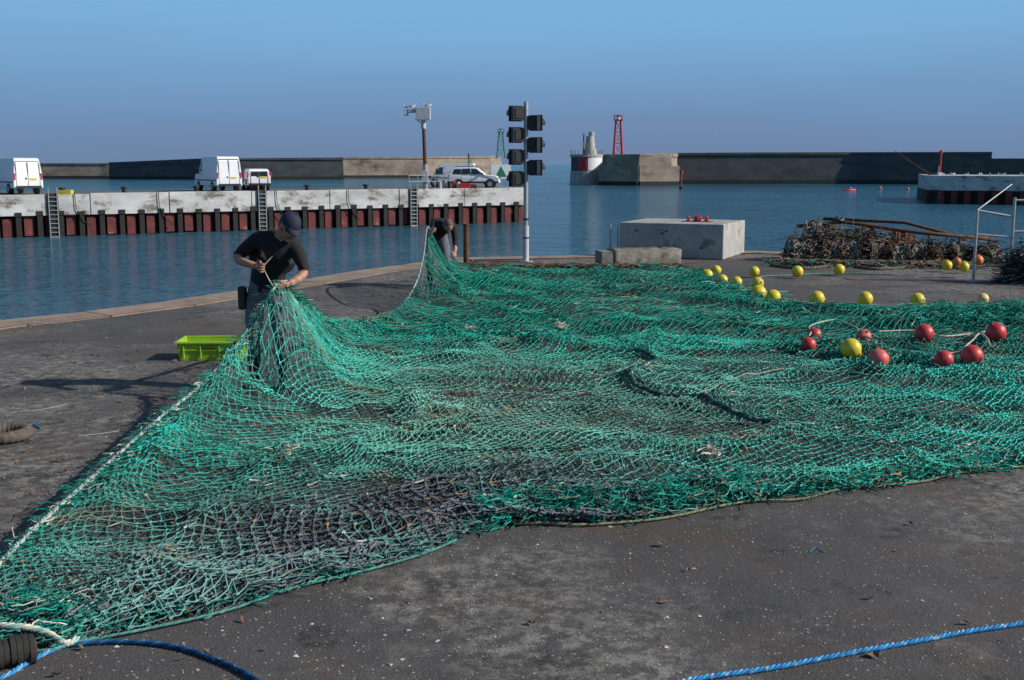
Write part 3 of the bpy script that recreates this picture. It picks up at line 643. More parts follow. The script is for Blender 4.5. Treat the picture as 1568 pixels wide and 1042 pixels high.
def zone(x,y):
    DG=(.085,.095,.12)
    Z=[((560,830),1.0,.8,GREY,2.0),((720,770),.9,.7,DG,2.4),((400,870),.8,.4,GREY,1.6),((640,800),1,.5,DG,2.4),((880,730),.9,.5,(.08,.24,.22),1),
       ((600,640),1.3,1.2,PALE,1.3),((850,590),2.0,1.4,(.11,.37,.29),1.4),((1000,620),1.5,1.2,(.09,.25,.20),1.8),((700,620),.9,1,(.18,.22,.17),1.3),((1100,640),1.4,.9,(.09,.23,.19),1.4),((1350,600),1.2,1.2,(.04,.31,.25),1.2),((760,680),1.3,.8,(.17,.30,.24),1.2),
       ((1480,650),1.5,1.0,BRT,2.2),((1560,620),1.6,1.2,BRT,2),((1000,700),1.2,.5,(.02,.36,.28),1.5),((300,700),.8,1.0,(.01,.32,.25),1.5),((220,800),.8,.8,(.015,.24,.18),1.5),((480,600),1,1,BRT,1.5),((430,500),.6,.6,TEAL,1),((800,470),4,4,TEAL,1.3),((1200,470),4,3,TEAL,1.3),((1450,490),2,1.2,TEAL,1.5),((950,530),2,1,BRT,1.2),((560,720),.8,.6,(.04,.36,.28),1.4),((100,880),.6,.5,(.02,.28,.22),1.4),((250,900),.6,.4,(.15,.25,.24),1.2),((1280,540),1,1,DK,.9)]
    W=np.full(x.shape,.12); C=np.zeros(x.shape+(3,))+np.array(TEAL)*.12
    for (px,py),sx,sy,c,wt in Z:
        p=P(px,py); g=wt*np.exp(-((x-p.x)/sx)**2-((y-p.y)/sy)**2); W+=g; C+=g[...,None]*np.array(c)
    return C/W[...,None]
def netlayer(name,a,b,rot,r,seed,warp,ymin,ymax,maskfn=None,zoff=0,amp=1.0,tint=1.0,parent=None,fine=False,drop=.01,setcol=None,fold=1.0):
    cx,cy=2.0,14.0; R=22.0
    ni=int(2*R/(a/2)); nj=int(2*R/(b/2)); 
    I,J=np.meshgrid(np.arange(ni),np.arange(nj),indexing='ij'); 
    gx=(I-ni/2)*a/2; gy=(J-nj/2)*b/2; cr,sr=math.cos(rot),math.sin(rot)
    X=cx+gx*cr-gy*sr; Y=cy+gx*sr+gy*cr
    keep=(Y>ymin-1)&(Y<ymax+1)&(X>-10)&(X<19)
    x=X[keep];y=Y[keep]
    wx=warp*(1.5*(fb(x*.45,y*.6,seed+40)-.5)+.30*(vn(x*1.5,y*1.7,seed+41)-.5))+.02*(vn(x*6,y*6,seed+42)-.5)
    wy=warp*(1.1*(fb(x*.3,y*.9,seed+50)-.5)+.42*(vn(x*.9,y*2.2,seed+51)-.5))+.02*(vn(x*6,y*6,seed+52)-.5)
    x=x+wx;y=y+wy
    dx,dy,zf=foldwarp(x,y)
    x=x+dx*fold+rng.normal(0,a*.035,x.shape); y=y+dy*fold+rng.normal(0,b*.035,x.shape)
    ZF=np.zeros(X.shape); ZF[keep]=zf*fold; X[keep]=x;Y[keep]=y
    keep&=(Y>ymin)&(Y<ymax)&(Y<27)&(Y>3)
    ok=np.zeros(X.shape,bool); ok[keep]=inside(X[keep],Y[keep])
    if maskfn is not None: 
        t=np.zeros(X.shape,bool); t[ok]=maskfn(X[ok],Y[ok]); ok&=t
    Z=np.zeros(X.shape); Z[ok]=Hf(X[ok],Y[ok],seed,amp)+zoff+ZF[ok]*(.45+.55*rng.random(ok.sum())**.6)+np.abs(rng.normal(0,.003,ok.sum())); Z=np.maximum(Z,.004)
    par=((I+J)%2==0)
    As=[];Bs=[]
    for dj in(1,-1):
        if dj==1: s0=(slice(0,ni-1),slice(0,nj-1)); s1=(slice(1,ni),slice(1,nj))
        else: s0=(slice(0,ni-1),slice(1,nj)); s1=(slice(1,ni),slice(0,nj-1))
        m2=ok[s0]&ok[s1]&(par[s0])
        As.append(np.stack([X[s0][m2],Y[s0][m2],Z[s0][m2]],1)); Bs.append(np.stack([X[s1][m2],Y[s1][m2],Z[s1][m2]],1))
    A=np.vstack(As);B_=np.vstack(Bs)
    keep=rng.random(len(A))>drop; A=A[keep];B_=B_[keep]
    mx_=(A[:,0]+B_[:,0])/2; my=(A[:,1]+B_[:,1])/2
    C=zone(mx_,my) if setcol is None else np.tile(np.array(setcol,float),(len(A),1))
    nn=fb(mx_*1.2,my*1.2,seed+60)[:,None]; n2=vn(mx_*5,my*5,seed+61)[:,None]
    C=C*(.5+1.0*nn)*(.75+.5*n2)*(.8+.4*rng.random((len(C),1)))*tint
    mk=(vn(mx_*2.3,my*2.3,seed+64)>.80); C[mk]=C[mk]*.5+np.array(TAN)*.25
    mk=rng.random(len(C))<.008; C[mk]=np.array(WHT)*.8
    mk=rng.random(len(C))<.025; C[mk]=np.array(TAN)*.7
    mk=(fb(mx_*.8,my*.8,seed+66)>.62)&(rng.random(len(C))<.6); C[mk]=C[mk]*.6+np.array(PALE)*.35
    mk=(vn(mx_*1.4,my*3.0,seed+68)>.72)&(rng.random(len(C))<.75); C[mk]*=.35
    print(name,len(A))
    rr=r*(.85+.3*rng.random(len(A)))
    if fine:
        Mid=(A+B_)/2+rng.normal(0,.005,A.shape)*np.array([1,1,.6]); Mid[:,2]=np.maximum(Mid[:,2]-.002,.004)
        KA=A-np.array([.004,.003,0]);KB=A+np.array([.004,.003,.003]); kk=rng.random(len(A))<.9
        A2=np.vstack([A,Mid,KA[kk]]);B2=np.vstack([Mid,B_,KB[kk]]); C=np.vstack([C,C,C[kk]*1.2]); rr=np.concatenate([rr,rr,rr[kk]*1.9])
        A,B_=A2,B2
    return segs(name,A,B_,rr,C,n=4 if fine else 3,parent=parent)
net=empty('fishing_net')
c1=P(850,620)
def notmid(x,y):
    g=np.exp(-((x-c1.x)/2.8)**2-((y-c1.y)/1.7)**2)*.16
    return fb(x*.7,y*1.1,90)>.33+g
netlayer('near_mesh',.074,.100,-.35,.0036,1,.40,3,13.6,parent=net,fine=True)
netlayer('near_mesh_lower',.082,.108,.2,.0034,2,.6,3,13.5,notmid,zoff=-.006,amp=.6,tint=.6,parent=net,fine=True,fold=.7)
netlayer('near_mesh_folds',.072,.095,-.12,.0037,3,.6,3,13.5,lambda x,y:fb(x*.8,y*1.4,95)>.48,zoff=.012,amp=1.1,tint=1.05,parent=net,fine=True)
g1=P(560,838);g2=P(720,780)
netlayer('grey_heavy_mesh',.105,.125,-.5,.0056,7,.4,3,13.5,lambda x,y:(np.exp(-((x-g1.x)/1.1)**2-((y-g1.y)/.42)**2)+np.exp(-((x-g2.x)/.75)**2-((y-g2.y)/.55)**2)+.35*(fb(x*2,y*2,99)-.5))>.42,zoff=.02,amp=1,parent=net,fine=True,setcol=(.115,.13,.15))
netlayer('far_mesh',.11,.17,-.25,.0055,4,.55,13.3,27,parent=net)
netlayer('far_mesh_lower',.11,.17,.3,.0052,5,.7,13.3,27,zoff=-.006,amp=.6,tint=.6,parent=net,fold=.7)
netlayer('far_mesh_folds',.11,.15,.05,.0055,6,.7,13.3,27,lambda x,y:fb(x*.5,y*.9,97)>.47,zoff=.015,amp=1.1,parent=net)
def zr(x,y):
    X=np.array([x]);Y=np.array([y]); return float(Hf(X,Y)[0]+foldwarp(X,Y)[2][0])
rope('left_head_rope',[Vector(v)+Vector((0,0,.02)) for v in LC[::3]],.014,[(.36,.40,.39),(.12,.28,.25),(.44,.45,.43)],parent=net)
fr=[Vector(tuple(v)) for v in RC]
i0=min(range(len(RC)),key=lambda i:abs(RC[i][0]-P(1700,690)[0])+abs(RC[i][1]-P(1700,690)[1])); i1=min(range(len(RC)),key=lambda i:(Vector(tuple(RC[i]))-P(760,806,.03)).length)
rope('front_foot_rope',[v+Vector((0,.03,-.014)) for v in fr[i0:i1:2]],.008,[(.34,.20,.10),(.05,.25,.2),(.38,.26,.14)],parent=net,wob=.03)
rope('foreground_edge_rope',[v+Vector((0,0,-.01)) for v in fr[i1+4:-4:2]],.007,[GREY,TEAL,(.1,.3,.25)],parent=net,wob=.02)
gp=[.5,.17,.16,.1,.07]; gc=[TEAL,BRT,DK,PALE,TAN]
def pline(q,z=.01): return [P(a,b,z) for a,b in q]
T=[]
T.append(tangle_data(pline([(740,795),(830,782),(900,785),(980,778),(1060,764),(1130,752)]),.14,.15,1500,12,.022,gc,gp,.0032))
T.append(tangle_data(pline([(1130,760),(1300,742),(1568,706),(1750,682)]),.07,.06,1300,10,.022,[TEAL,BRT,DK,PALE,TAN],[.45,.2,.13,.1,.12],.0032))
T.append(tangle_data(pline([(60,975),(200,952),(380,910),(560,862),(690,820),(750,795)]),.05,.045,800,9,.022,[TEAL,GREY,DK,PALE],[.4,.3,.15,.15],.0032))
T.append(tangle_data(pline([(-60,955),(20,948),(100,958)]),.12,.12,500,9,.025,[TEAL,GREY,DK,WHT],[.55,.15,.2,.10],.0036))
T.append(tangle_data(pline([(720,410),(860,411),(1040,411)]),.14,.07,600,10,.05,[(.10,.05,.03),(.2,.1,.05),TEAL],[.5,.3,.2],.009))
T.append(tangle_data(pline([(700,425),(760,430),(690,450)]),.3,.18,500,9,.04,gc,gp,.0055))
T.append(tangle_data(pline([(1040,420),(1100,440),(1200,472),(1340,486),(1568,484)]),.2,.10,1200,10,.045,gc,gp,.0055))
T.append(tangle_data(pline([(1400,500),(1500,495),(1640,490)]),.5,.24,1700,10,.045,[TEAL,BRT,DK],[.5,.2,.3],.0055))
T.append(tangle_data(pline([(1200,530),(1290,545),(1400,560),(1480,575)]),.22,.14,1100,10,.03,[TEAL,BRT,DK,PALE],[.5,.15,.25,.1],.0042))
T.append(tangle_data(pline([(600,490),(560,510),(500,540)]),.15,.08,400,10,.028,gc,gp,.004))
for q in([(850,495),(865,505)],[(610,500),(618,506)],[(1085,690),(1093,698)],[(1158,670),(1164,673)],[(960,455),(975,460)],[(1482,692),(1486,695)],[(1000,560),(994,570)],[(715,505),(722,508)],[(430,690),(434,693)]):
    T.append(tangle_data(pline(q,.06),.03,.05,26,9,.016,[WHT,(.4,.36,.28)],[.6,.4],.0042))
T.append(tangle_data(pline([(785,790),(800,793)],.03),.03,.04,22,8,.016,[(.16,.06,.03),(.35,.2,.12),TEAL],[.5,.2,.3],.005))
T.append(tangle_data([Vector(tuple(v)) for v in LC[14:150]],.03,.03,900,8,.018,[WHT,TEAL,DK],[.10,.6,.3],.0032))
segs('tangled_twine',np.vstack([t[0] for t in T]),np.vstack([t[1] for t in T]),np.concatenate([t[3] for t in T]),np.vstack([t[2] for t in T]),parent=net)
wd_=MB(); M_weed=mat('caught_weed',(.24,.13,.05),(.10,.06,.03),.9,30)
for _ in range(420):
    y=random.uniform(5,14); x=random.uniform(-.5,.5)*y
    if not inside(np.array([x]),np.array([y]))[0]: continue
    z=zr(x,y)+.006; s_=random.uniform(.008,.022); t=random.random()*6
    wd_.add([(x+s_*math.cos(t+k)*random.uniform(.4,1.3),y+s_*math.sin(t+k)*random.uniform(.4,1.3),z+random.random()*.012) for k in(0,1.3,2.6,3.9,5.1)],[(0,1,2,3,4)],M_weed)
wd_.obj('caught_weed',parent=net)
def onnet(q,up=.02,flat=None):
    out=[]
    for a,b in q:
        p=P(a,b,.05); z=(zr(p.x,p.y)*.8+.01) if flat is None else flat
        out.append(Vector((p.x,p.y,z+up)))
    return out
def densify(q,n=6): return [tuple(v)[:2] for v in cat([Vector((a,b,0)) for a,b in q],n)]
rope('seam_rope',onnet(densify([(905,540),(985,545),(1003,562),(965,585),(1000,602),(1060,612),(1120,632),(1180,650)])),.022,[(.02,.08,.075),(.06,.15,.14),DK],fleck=(WHT,.07),parent=net,wob=.02)
rope('lacing_cord',onnet(densify([(620,575),(760,572),(905,578),(985,570)])),.006,[(.4,.42,.36),PALE],parent=net,wob=.03)
rope('lacing_cord_b',onnet(densify([(1060,612),(1130,590),(1200,570)])),.006,[(.4,.42,.36),TAN],parent=net,wob=.03)
rope('pale_cord',onnet(densify([(648,440),(660,470),(675,485)]),.03,.05),.010,[(.45,.42,.33),TAN],parent=net,wob=.03)
rope('buoy_line',onnet(densify([(1060,412),(1090,424),(1130,440),(1165,458),(1250,466),(1325,467),(1405,469),(1510,466),(1700,468)]),0,.03),.012,[TEAL,PALE],parent=net,wob=.04)
rope('buoy_line_b',[P(a,b,.02) for a,b in [(1165,445),(1160,426),(1220,421),(1284,419),(1370,421)]],.013,[(.25,.28,.25),TEAL],parent=net,wob=.05)
rope('float_line',onnet(densify([(1238,532),(1250,512),(1285,508),(1322,528),(1345,556)]),0,.18),.010,[WHT,PALE],parent=net,wob=.05)
rope('float_line_b',onnet(densify([(1345,522),(1415,522),(1450,530),(1525,520)]),0,.16),.010,[WHT,(.6,.3,.25)],parent=net,wob=.05)
rope('float_line_c',onnet(densify([(1440,562),(1470,560),(1482,548),(1500,530),(1520,552)]),0,.19),.010,[WHT,(.7,.35,.3)],parent=net,wob=.02)
rope('float_line_d',onnet(densify([(1505,570),(1512,590),(1530,610)]),0,.07),.012,[WHT,(.6,.25,.2)],parent=net,wob=.03)
def buoy(px,py,dpx,m):
    z=.13
    p=P(px,py,z); rr=dpx/2*p.y/FP; z=(rr+.06) if py>480 else rr+.02; p=P(px,py,z); rr=dpx/2*p.y/FP
    a=MB(); a.ell((0,0,0),(rr,rr,rr),m,20,14); a.cyl((0,0,rr*.9),(0,0,rr*1.12),rr*.2,m,n=10); a.cyl((0,0,-rr*1.1),(0,0,-rr*.9),rr*.2,m,n=10); a.cyl((0,0,rr*1.1),(0,0,rr*1.13),rr*.1,M_dark,n=8)
    o=a.obj('yellow_buoy' if m in(M_yel,M_yelp) else 'red_buoy',loc=p); o.rotation_euler=(random.uniform(.6,1.9),random.uniform(-.5,.5),random.random()*6)
for px,py,dd in((1083,421,17),(1097,414,15),(1106,429,17),(1128,432,17),(1155,416,16),(1160,434,19),(1161,449,25),(1184,455,23),(1221,416,18),(1251,457,23),(1285,413,17),(1325,458,23),(1405,460,23)): buoy(px,py,dd,M_yel)
buoy(1505,458,18,M_yelp)
for px,py,dd in((1247,513,22),(1238,528,24),(1415,511,30),(1488,545,34),(1445,551,30),(1525,509,31)): buoy(px,py,dd,M_redb)
for px,py,dd in((1322,516,24),(1345,550,32)): buoy(px,py,dd,M_pinkb)
buoy(1303,534,32,M_yel)
# twine snagged over the lower half of the floats
T=[]
for px,py in((1247,518),(1238,534),(1322,522),(1345,560),(1303,546),(1445,560),(1488,556),(1415,520),(1525,520)):
    T.append(tangle_data(pline([(px-8,py+6),(px+8,py+6)],.02),.12,.12,70,9,.025,[TEAL,BRT,DK,WHT],[.5,.2,.2,.1],.004))
segs('snagged_twine',np.vstack([t[0] for t in T]),np.vstack([t[1] for t in T]),np.concatenate([t[3] for t in T]),np.vstack([t[2] for t in T]),parent=net)
# ---------------- lobster pots and gear ----------------
def pot(loc,rz,s=1.0,cols=((.25,.22,.18),(.5,.48,.42),(.1,.08,.06))):
    o=empty('lobster_pot',loc); o.rotation_euler=(random.uniform(-.3,.3),random.uniform(-.25,.25),rz); a=MB(); L_,W_,H_=.72*s,.48*s,.42*s
    for x in(-L_/2,0,L_/2):
        a.tube([(x,W_/2*math.cos(t),.02+H_*math.sin(t)**.8 if math.sin(t)>0 else .02) for t in np.linspace(0,math.pi,12)],.018,M_rust,n=6)
        a.cyl((x,-W_/2,.02),(x,W_/2,.02),.016,M_rust,n=6)
    for y,z in((-W_/2,.02),(W_/2,.02),(0,H_+.02)): a.cyl((-L_/2,y,z),(L_/2,y,z),.018,M_rust,n=6)
    a.obj('frame',parent=o)
    As=[];Bs=[]
    nx_,nt_=18,20
    def pt(i,j,k):
        t=math.pi*j/nt_; q=max(0,math.sin(t)); sg=.93+.09*math.sin(i*1.1+j*.7+s*9); return (-L_/2+L_*i/nx_+rng.normal(0,.014),W_/2*math.cos(t)*k*sg,.02+H_*q**.8*k*sg+rng.normal(0,.014))
    for k in(.97,.9):
        G=[[pt(i,j,k) for j in range(nt_+1)] for i in range(nx_+1)]
        for i in range(nx_):
            for j in range(nt_+1):
                if (i+j)%2==0:
                    for dj in(-1,1):
                        if 0<=j+dj<=nt_: As.append(G[i][j]);Bs.append(G[i+1][j+dj])
    A=np.array(As);B_=np.array(Bs); cb=np.array(cols[rng.integers(2)]); cw=np.where(rng.random((len(A),1))<.6,cb,np.array(cols[2]))*(.5+.7*rng.random((len(A),1)))
    T_=tangle_data([(-L_*.3,0,.03),(L_*.3,0,.03)],.2*s,.3*s,260,9,.03,[cols[0],cols[1],(.03,.028,.025)],[.2,.2,.6],.006,curl=.9)
    segs('netting',np.vstack([A,T_[0]]),np.vstack([B_,T_[1]]),np.concatenate([np.full(len(A),.0062),T_[3]]),np.vstack([cw,T_[2]]),parent=o)
rcl=((.46,.43,.38),(.26,.22,.17),(.05,.04,.035)); ocl=((.5,.2,.04),(.25,.2,.14),(.07,.05,.04)); gcl=((.03,.22,.17),(.38,.36,.31),(.06,.05,.045))
for px,py,zz,rz_,s_,c_ in((1240,402,0,.15,1.1,rcl),(1295,403,0,-.3,1.1,rcl),(1345,403,0,.5,1.05,gcl),(1395,404,0,.05,1.0,rcl),(1437,405,0,1.2,.85,ocl),(1478,405,0,.5,.8,gcl),(1525,406,0,.8,.85,rcl),
    (1262,400,.38,.4,.95,rcl),(1325,401,.32,-.35,.85,gcl),(1385,399,.28,.3,.7,ocl)):
    q=P(px,py); pot(Vector((q.x,q.y+.35,zz)),rz_,s_,c_)
a=MB(); q0=P(1222,398);q1=P(1520,403)
a.tube([q0+Vector((0,.2,.72)),q0+Vector((1.0,.15,.82)),q1+Vector((-1.6,.15,.64)),q1+Vector((0,.1,.5))],.04,M_rust)
a.tube([q0+Vector((.6,.3,.88)),q0+Vector((2.4,.3,.80)),q1+Vector((-.8,.2,.58))],.035,M_rust)
for t in np.linspace(.05,.98,7):
    q=q0.lerp(q1,t); a.cyl(q+Vector((0,-.1,0)),q+Vector((.06,.15,.76-.22*t)),.025,M_rust,n=6)
a.obj('rusty_trawl_beam')
a=MB(); q=P(1283,400); a.tube([q+Vector((-.08,.2,.80)),q+Vector((0,.2,.92)),q+Vector((.08,.23,.84)),q+Vector((.14,.25,.90))],.05,M_black); a.obj('rubber_hose')
hp=[]
hp.append(tangle_data(pline([(1190,404),(1260,407),(1340,408),(1420,409),(1500,410)]),.3,.10,1100,14,.035,[(.09,.06,.045),(.2,.13,.08),(.3,.27,.22),TEAL],[.4,.25,.23,.12],.008,curl=.8))
dcol=[(.04,.032,.028),(.15,.10,.06),(.34,.31,.26),(.02,.16,.13),(.4,.17,.04)]; dpb=[.42,.26,.14,.11,.07]
hp.append(tangle_data([v+Vector((0,.2,0)) for v in pline([(1225,400),(1300,400),(1360,401)])],.42,.66,4200,12,.028,dcol,dpb,.0065,curl=.9))
hp.append(tangle_data([v+Vector((0,.2,0)) for v in pline([(1360,400),(1440,402),(1530,404)])],.40,.44,3400,12,.028,dcol,dpb,.0065,curl=.9))
segs('net_and_rope_heap',np.vstack([t[0] for t in hp]),np.vstack([t[1] for t in hp]),np.concatenate([t[3] for t in hp]),np.vstack([t[2] for t in hp]))
for px,py,dd in((1447,400,15),(1473,402,15),(1494,392,14),(1462,394,11)):
    q=P(px,py,.1); rr=dd/2*q.y/FP; a=MB(); mm=M_orange if dd<15 else M_yel; a.ell((0,0,0),(rr,rr,rr),mm,16,10); a.cyl((0,0,rr*.9),(0,0,rr*1.15),rr*.2,mm,n=8); a.obj('orange_buoy',loc=P(px,py+6,rr+.03+(.2 if dd<15 else 0))+Vector((0,-.1,0)))
tangle('net_scrap_heap',pline([(1545,432),(1640,436)]),.25,.70,2600,12,.035,[(.04,.045,.045),(.08,.10,.10),(.3,.3,.28),(.02,.18,.15)],[.5,.28,.12,.10],.0065,curl=.9)
rope('old_hawser',[P(a,b,.03) for a,b in [(1180,406),(1230,411),(1290,406),(1340,412),(1400,408)]],.03,[(.12,.1,.08),(.2,.17,.13)])
fe=MB(); q0=P(1490,432); D=q0.y; x1=P(1537,430).x-q0.x; x2=x1*2.2
for x,h_ in((0,1.28),(x1,1.5),(x2,1.5),(x2+1.2,1.5)): fe.cyl((x,0,0),(x,0,h_),.026,M_galv,n=10); fe.cyl((x,0,0),(x,0,.015),.07,M_galv,n=10)
fe.cyl((0,0,1.27),(x1,0,1.16),.02,M_galv,n=8);fe.cyl((0,0,.85),(x1,0,.80),.016,M_galv,n=8);fe.cyl((0,0,.28),(x1,0,.28),.018,M_galv,n=8)
fe.cyl((0,0,1.28),(x1+.1,.4,1.72),.014,M_galv,n=8)
for z in(1.45,.9,.3): fe.cyl((x1,0,z),(x2+1.2,0,z),.02,M_galv,n=8)
fe.cyl((x1,0,.3),(x2,0,1.45),.014,M_galv,n=8)
fe.obj('galvanised_railing',loc=q0)
# ---------------- foreground ropes & bits ----------------
rope('blue_rope',[P(a,b,.014) for a,b in [(980,1062),(1060,1042),(1180,1024),(1290,1003),(1400,984),(1490,966),(1580,952),(1700,930)]],.0115,[(.02,.24,.56),(.04,.36,.66),(.02,.18,.45)],fleck=((.6,.65,.7),.06),wob=.012)
rope('navy_rope',[P(a,b,.014) for a,b in [(105,988),(160,983),(220,984),(275,992),(325,1008),(370,1028),(420,1060)]],.0115,[(.01,.07,.18),(.02,.12,.28),(.01,.05,.14)],fleck=((.2,.3,.45),.05))
rope('blue_rope',[P(a,b,.015) for a,b in [(-40,1052),(10,1034),(40,1016),(75,998),(112,985)]],.011,[(.03,.25,.55),(.2,.4,.6)])
rope('white_whipped_rope',[P(a,b,.03+c) for a,b,c in [(-60,950,.06),(0,958,.07),(35,960,.06),(70,968,.03),(100,985,.0),(118,978,0)]],.015,[WHT,(.2,.42,.38),(.5,.48,.40)])
a=MB(); p0=P(-60,1012,.07);p1=P(48,992,.065)
for i in range(12):
    q=p0.lerp(p1,i/11)+Vector((0,0,random.uniform(-.006,.004))); d=(p1-p0).normalized()*.011
    a.cyl(q-d,q+d,.06+random.uniform(-.004,.004),M_rubber,n=20)
    a.cyl(q+d,q+d*1.6,.045,M_rust,n=16)
a.cyl(p0,p1,.02,M_rust,n=8); a.obj('rubber_disc_footrope',bevel=.003)
c=P(6,664,.05); a=MB()
R1,r1=.165,.045; vs=[];fs=[]
for i in range(96):
    t=2*math.pi*i/96; k_=1+.10*((i//2)%2)
    for j in range(12):
        s_=2*math.pi*j/12; rr=r1*k_
        vs.append(((R1+rr*math.cos(s_))*math.cos(t),(R1+rr*math.cos(s_))*math.sin(t),rr*math.sin(s_)))
for i in range(96):
    for j in range(12): fs.append((i*12+j,((i+1)%96)*12+j,((i+1)%96)*12+(j+1)%12,i*12+(j+1)%12))
a.add(vs,fs,mat('dusty_rubber',(.14,.11,.085),(.06,.05,.04),.9,20),True); a.obj('rubber_ring_fender',loc=c)
rope('blue_twine_scrap',[P(a,b,.01) for a,b in[(30,655),(50,650),(62,656)]],.005,[(.03,.3,.6)])
rope('blue_twine_scrap',[P(a,b,.005) for a,b in[(1240,845),(1250,838),(1262,846)]],.0025,[(.03,.3,.6)])
rope('white_cord_scrap',[P(a,b,.004) for a,b in[(15,632),(60,628),(105,619)]],.003,[(.4,.4,.4)],wob=.02)
rope('white_cord_scrap',[P(a,b,.004) for a,b in[(120,668),(150,665),(180,661)]],.003,[(.4,.4,.4)],wob=.02)
n=18000; yy=3.2+14*rng.random(n)**1.4; xx=(rng.random(n)-.5)*1.15*yy
clus=fb(xx*1.3,yy*1.3,120)+.6*rng.random(n)+np.where(xx<-.25*yy,.16,0)
okm=((~inside(xx,yy))|(rng.random(n)<.15))&(clus>.62); xx=xx[okm];yy=yy[okm]
edgeY=np.interp(xx,[e_.x for e_ in edge],[e_.y for e_ in edge]); k=yy<edgeY-.3; xx=xx[k];yy=yy[k]; n=len(xx)
big=rng.random(n)<.035; sz=np.where(big,.007+.012*rng.random(n),.002+.0045*rng.random(n)); 
V=np.zeros((n,4,3)); an=rng.random(n)*6.28
for i in range(3):
    t=an+2*math.pi*i/3+rng.normal(0,.5,n); V[:,i,0]=xx+sz*np.cos(t);V[:,i,1]=yy+sz*np.sin(t);V[:,i,2]=.002
V[:,3,0]=xx;V[:,3,1]=yy;V[:,3,2]=.003+sz*.4
F=(np.arange(n)*4)[:,None,None]+np.array([[0,1,3],[1,2,3],[2,0,3]])[None]
pal=np.array([(.6,.58,.52),(.5,.48,.45),(.3,.2,.12),(.25,.22,.2),(.55,.5,.42)]); C=pal[rng.choice(5,n,p=[.35,.22,.14,.14,.15])]*(.6+.5*rng.random((n,1)))
npmesh('shell_fragments',V.reshape(-1,3),F.reshape(-1,3),M_col,np.repeat(C,4,axis=0))
lf=MB(); M_leaf=mat('dry_weed',(.22,.13,.07),(.09,.055,.03),.9,30)
for _ in range(240):
    y=random.uniform(4,13); x=random.uniform(-.5,.5)*y if random.random()<.3 else random.uniform(-.5,-.22)*y
    if inside(np.array([x]),np.array([y]))[0]: continue
    s_=random.uniform(.008,.03); t=random.random()*6
    pts_=[(x+s_*math.cos(t+k)*random.uniform(.3,1.6),y+s_*math.sin(t+k)*random.uniform(.3,1.4),.004+random.random()*.025) for k in(0,1.2,2.4,3.6,4.8)]
    lf.add(pts_+[(x,y,.009)],[(i,(i+1)%5,5) for i in range(5)],M_leaf)
lf.obj('dry_seaweed_scraps')
# ---------------- people ----------------
def skinbody(name,verts,edges,labels,mats,parent,root,sub=2):
    ks=list(verts); me=bpy.data.meshes.new(name); me.from_pydata([verts[k][0] for k in ks],[(ks.index(a),ks.index(b)) for a,b in edges],[]); o=bpy.data.objects.new(name,me); sc.collection.objects.link(o)
    o.modifiers.new('skin','SKIN'); 
    for i,k in enumerate(ks):
        sv=me.skin_vertices[0].data[i]; sv.radius=(verts[k][1],verts[k][2]); sv.use_root=(k==root)
    s_=o.modifiers.new('sub','SUBSURF'); s_.levels=sub; s_.render_levels=sub
    bpy.context.view_layer.update(); dg=bpy.context.evaluated_depsgraph_get(); m2=bpy.data.meshes.new_from_object(o.evaluated_get(dg)); bpy.data.objects.remove(o)
    o=bpy.data.objects.new(name,m2); sc.collection.objects.link(o); m2.materials.clear()
    for m in mats: m2.materials.append(m)
    sg=[(Vector(verts[a][0]),Vector(verts[b][0]),labels[i]) for i,(a,b) in enumerate(edges)]
    nk=Vector(verts['neck'][0])
    for f in m2.polygons:
        c=f.center; best=1e9;lb=0
        for a,b,l in sg:
            d=b-a; t=max(0,min(1,(c-a).dot(d)/d.length_squared)); dd=(c-a-d*t).length
            if dd<best: best=dd;lb=l
        if lb==0 and (c-nk).length>.10 and (c-nk).length<.22: lb=1
        f.material_index=lb; f.use_smooth=True
    for v in m2.vertices:
        c=v.co; n=math.sin(c.z*60+c.x*25)*math.sin(c.x*40+c.y*33+c.z*11); v.co=c+v.normal*n*.005
    o.parent=parent; return o
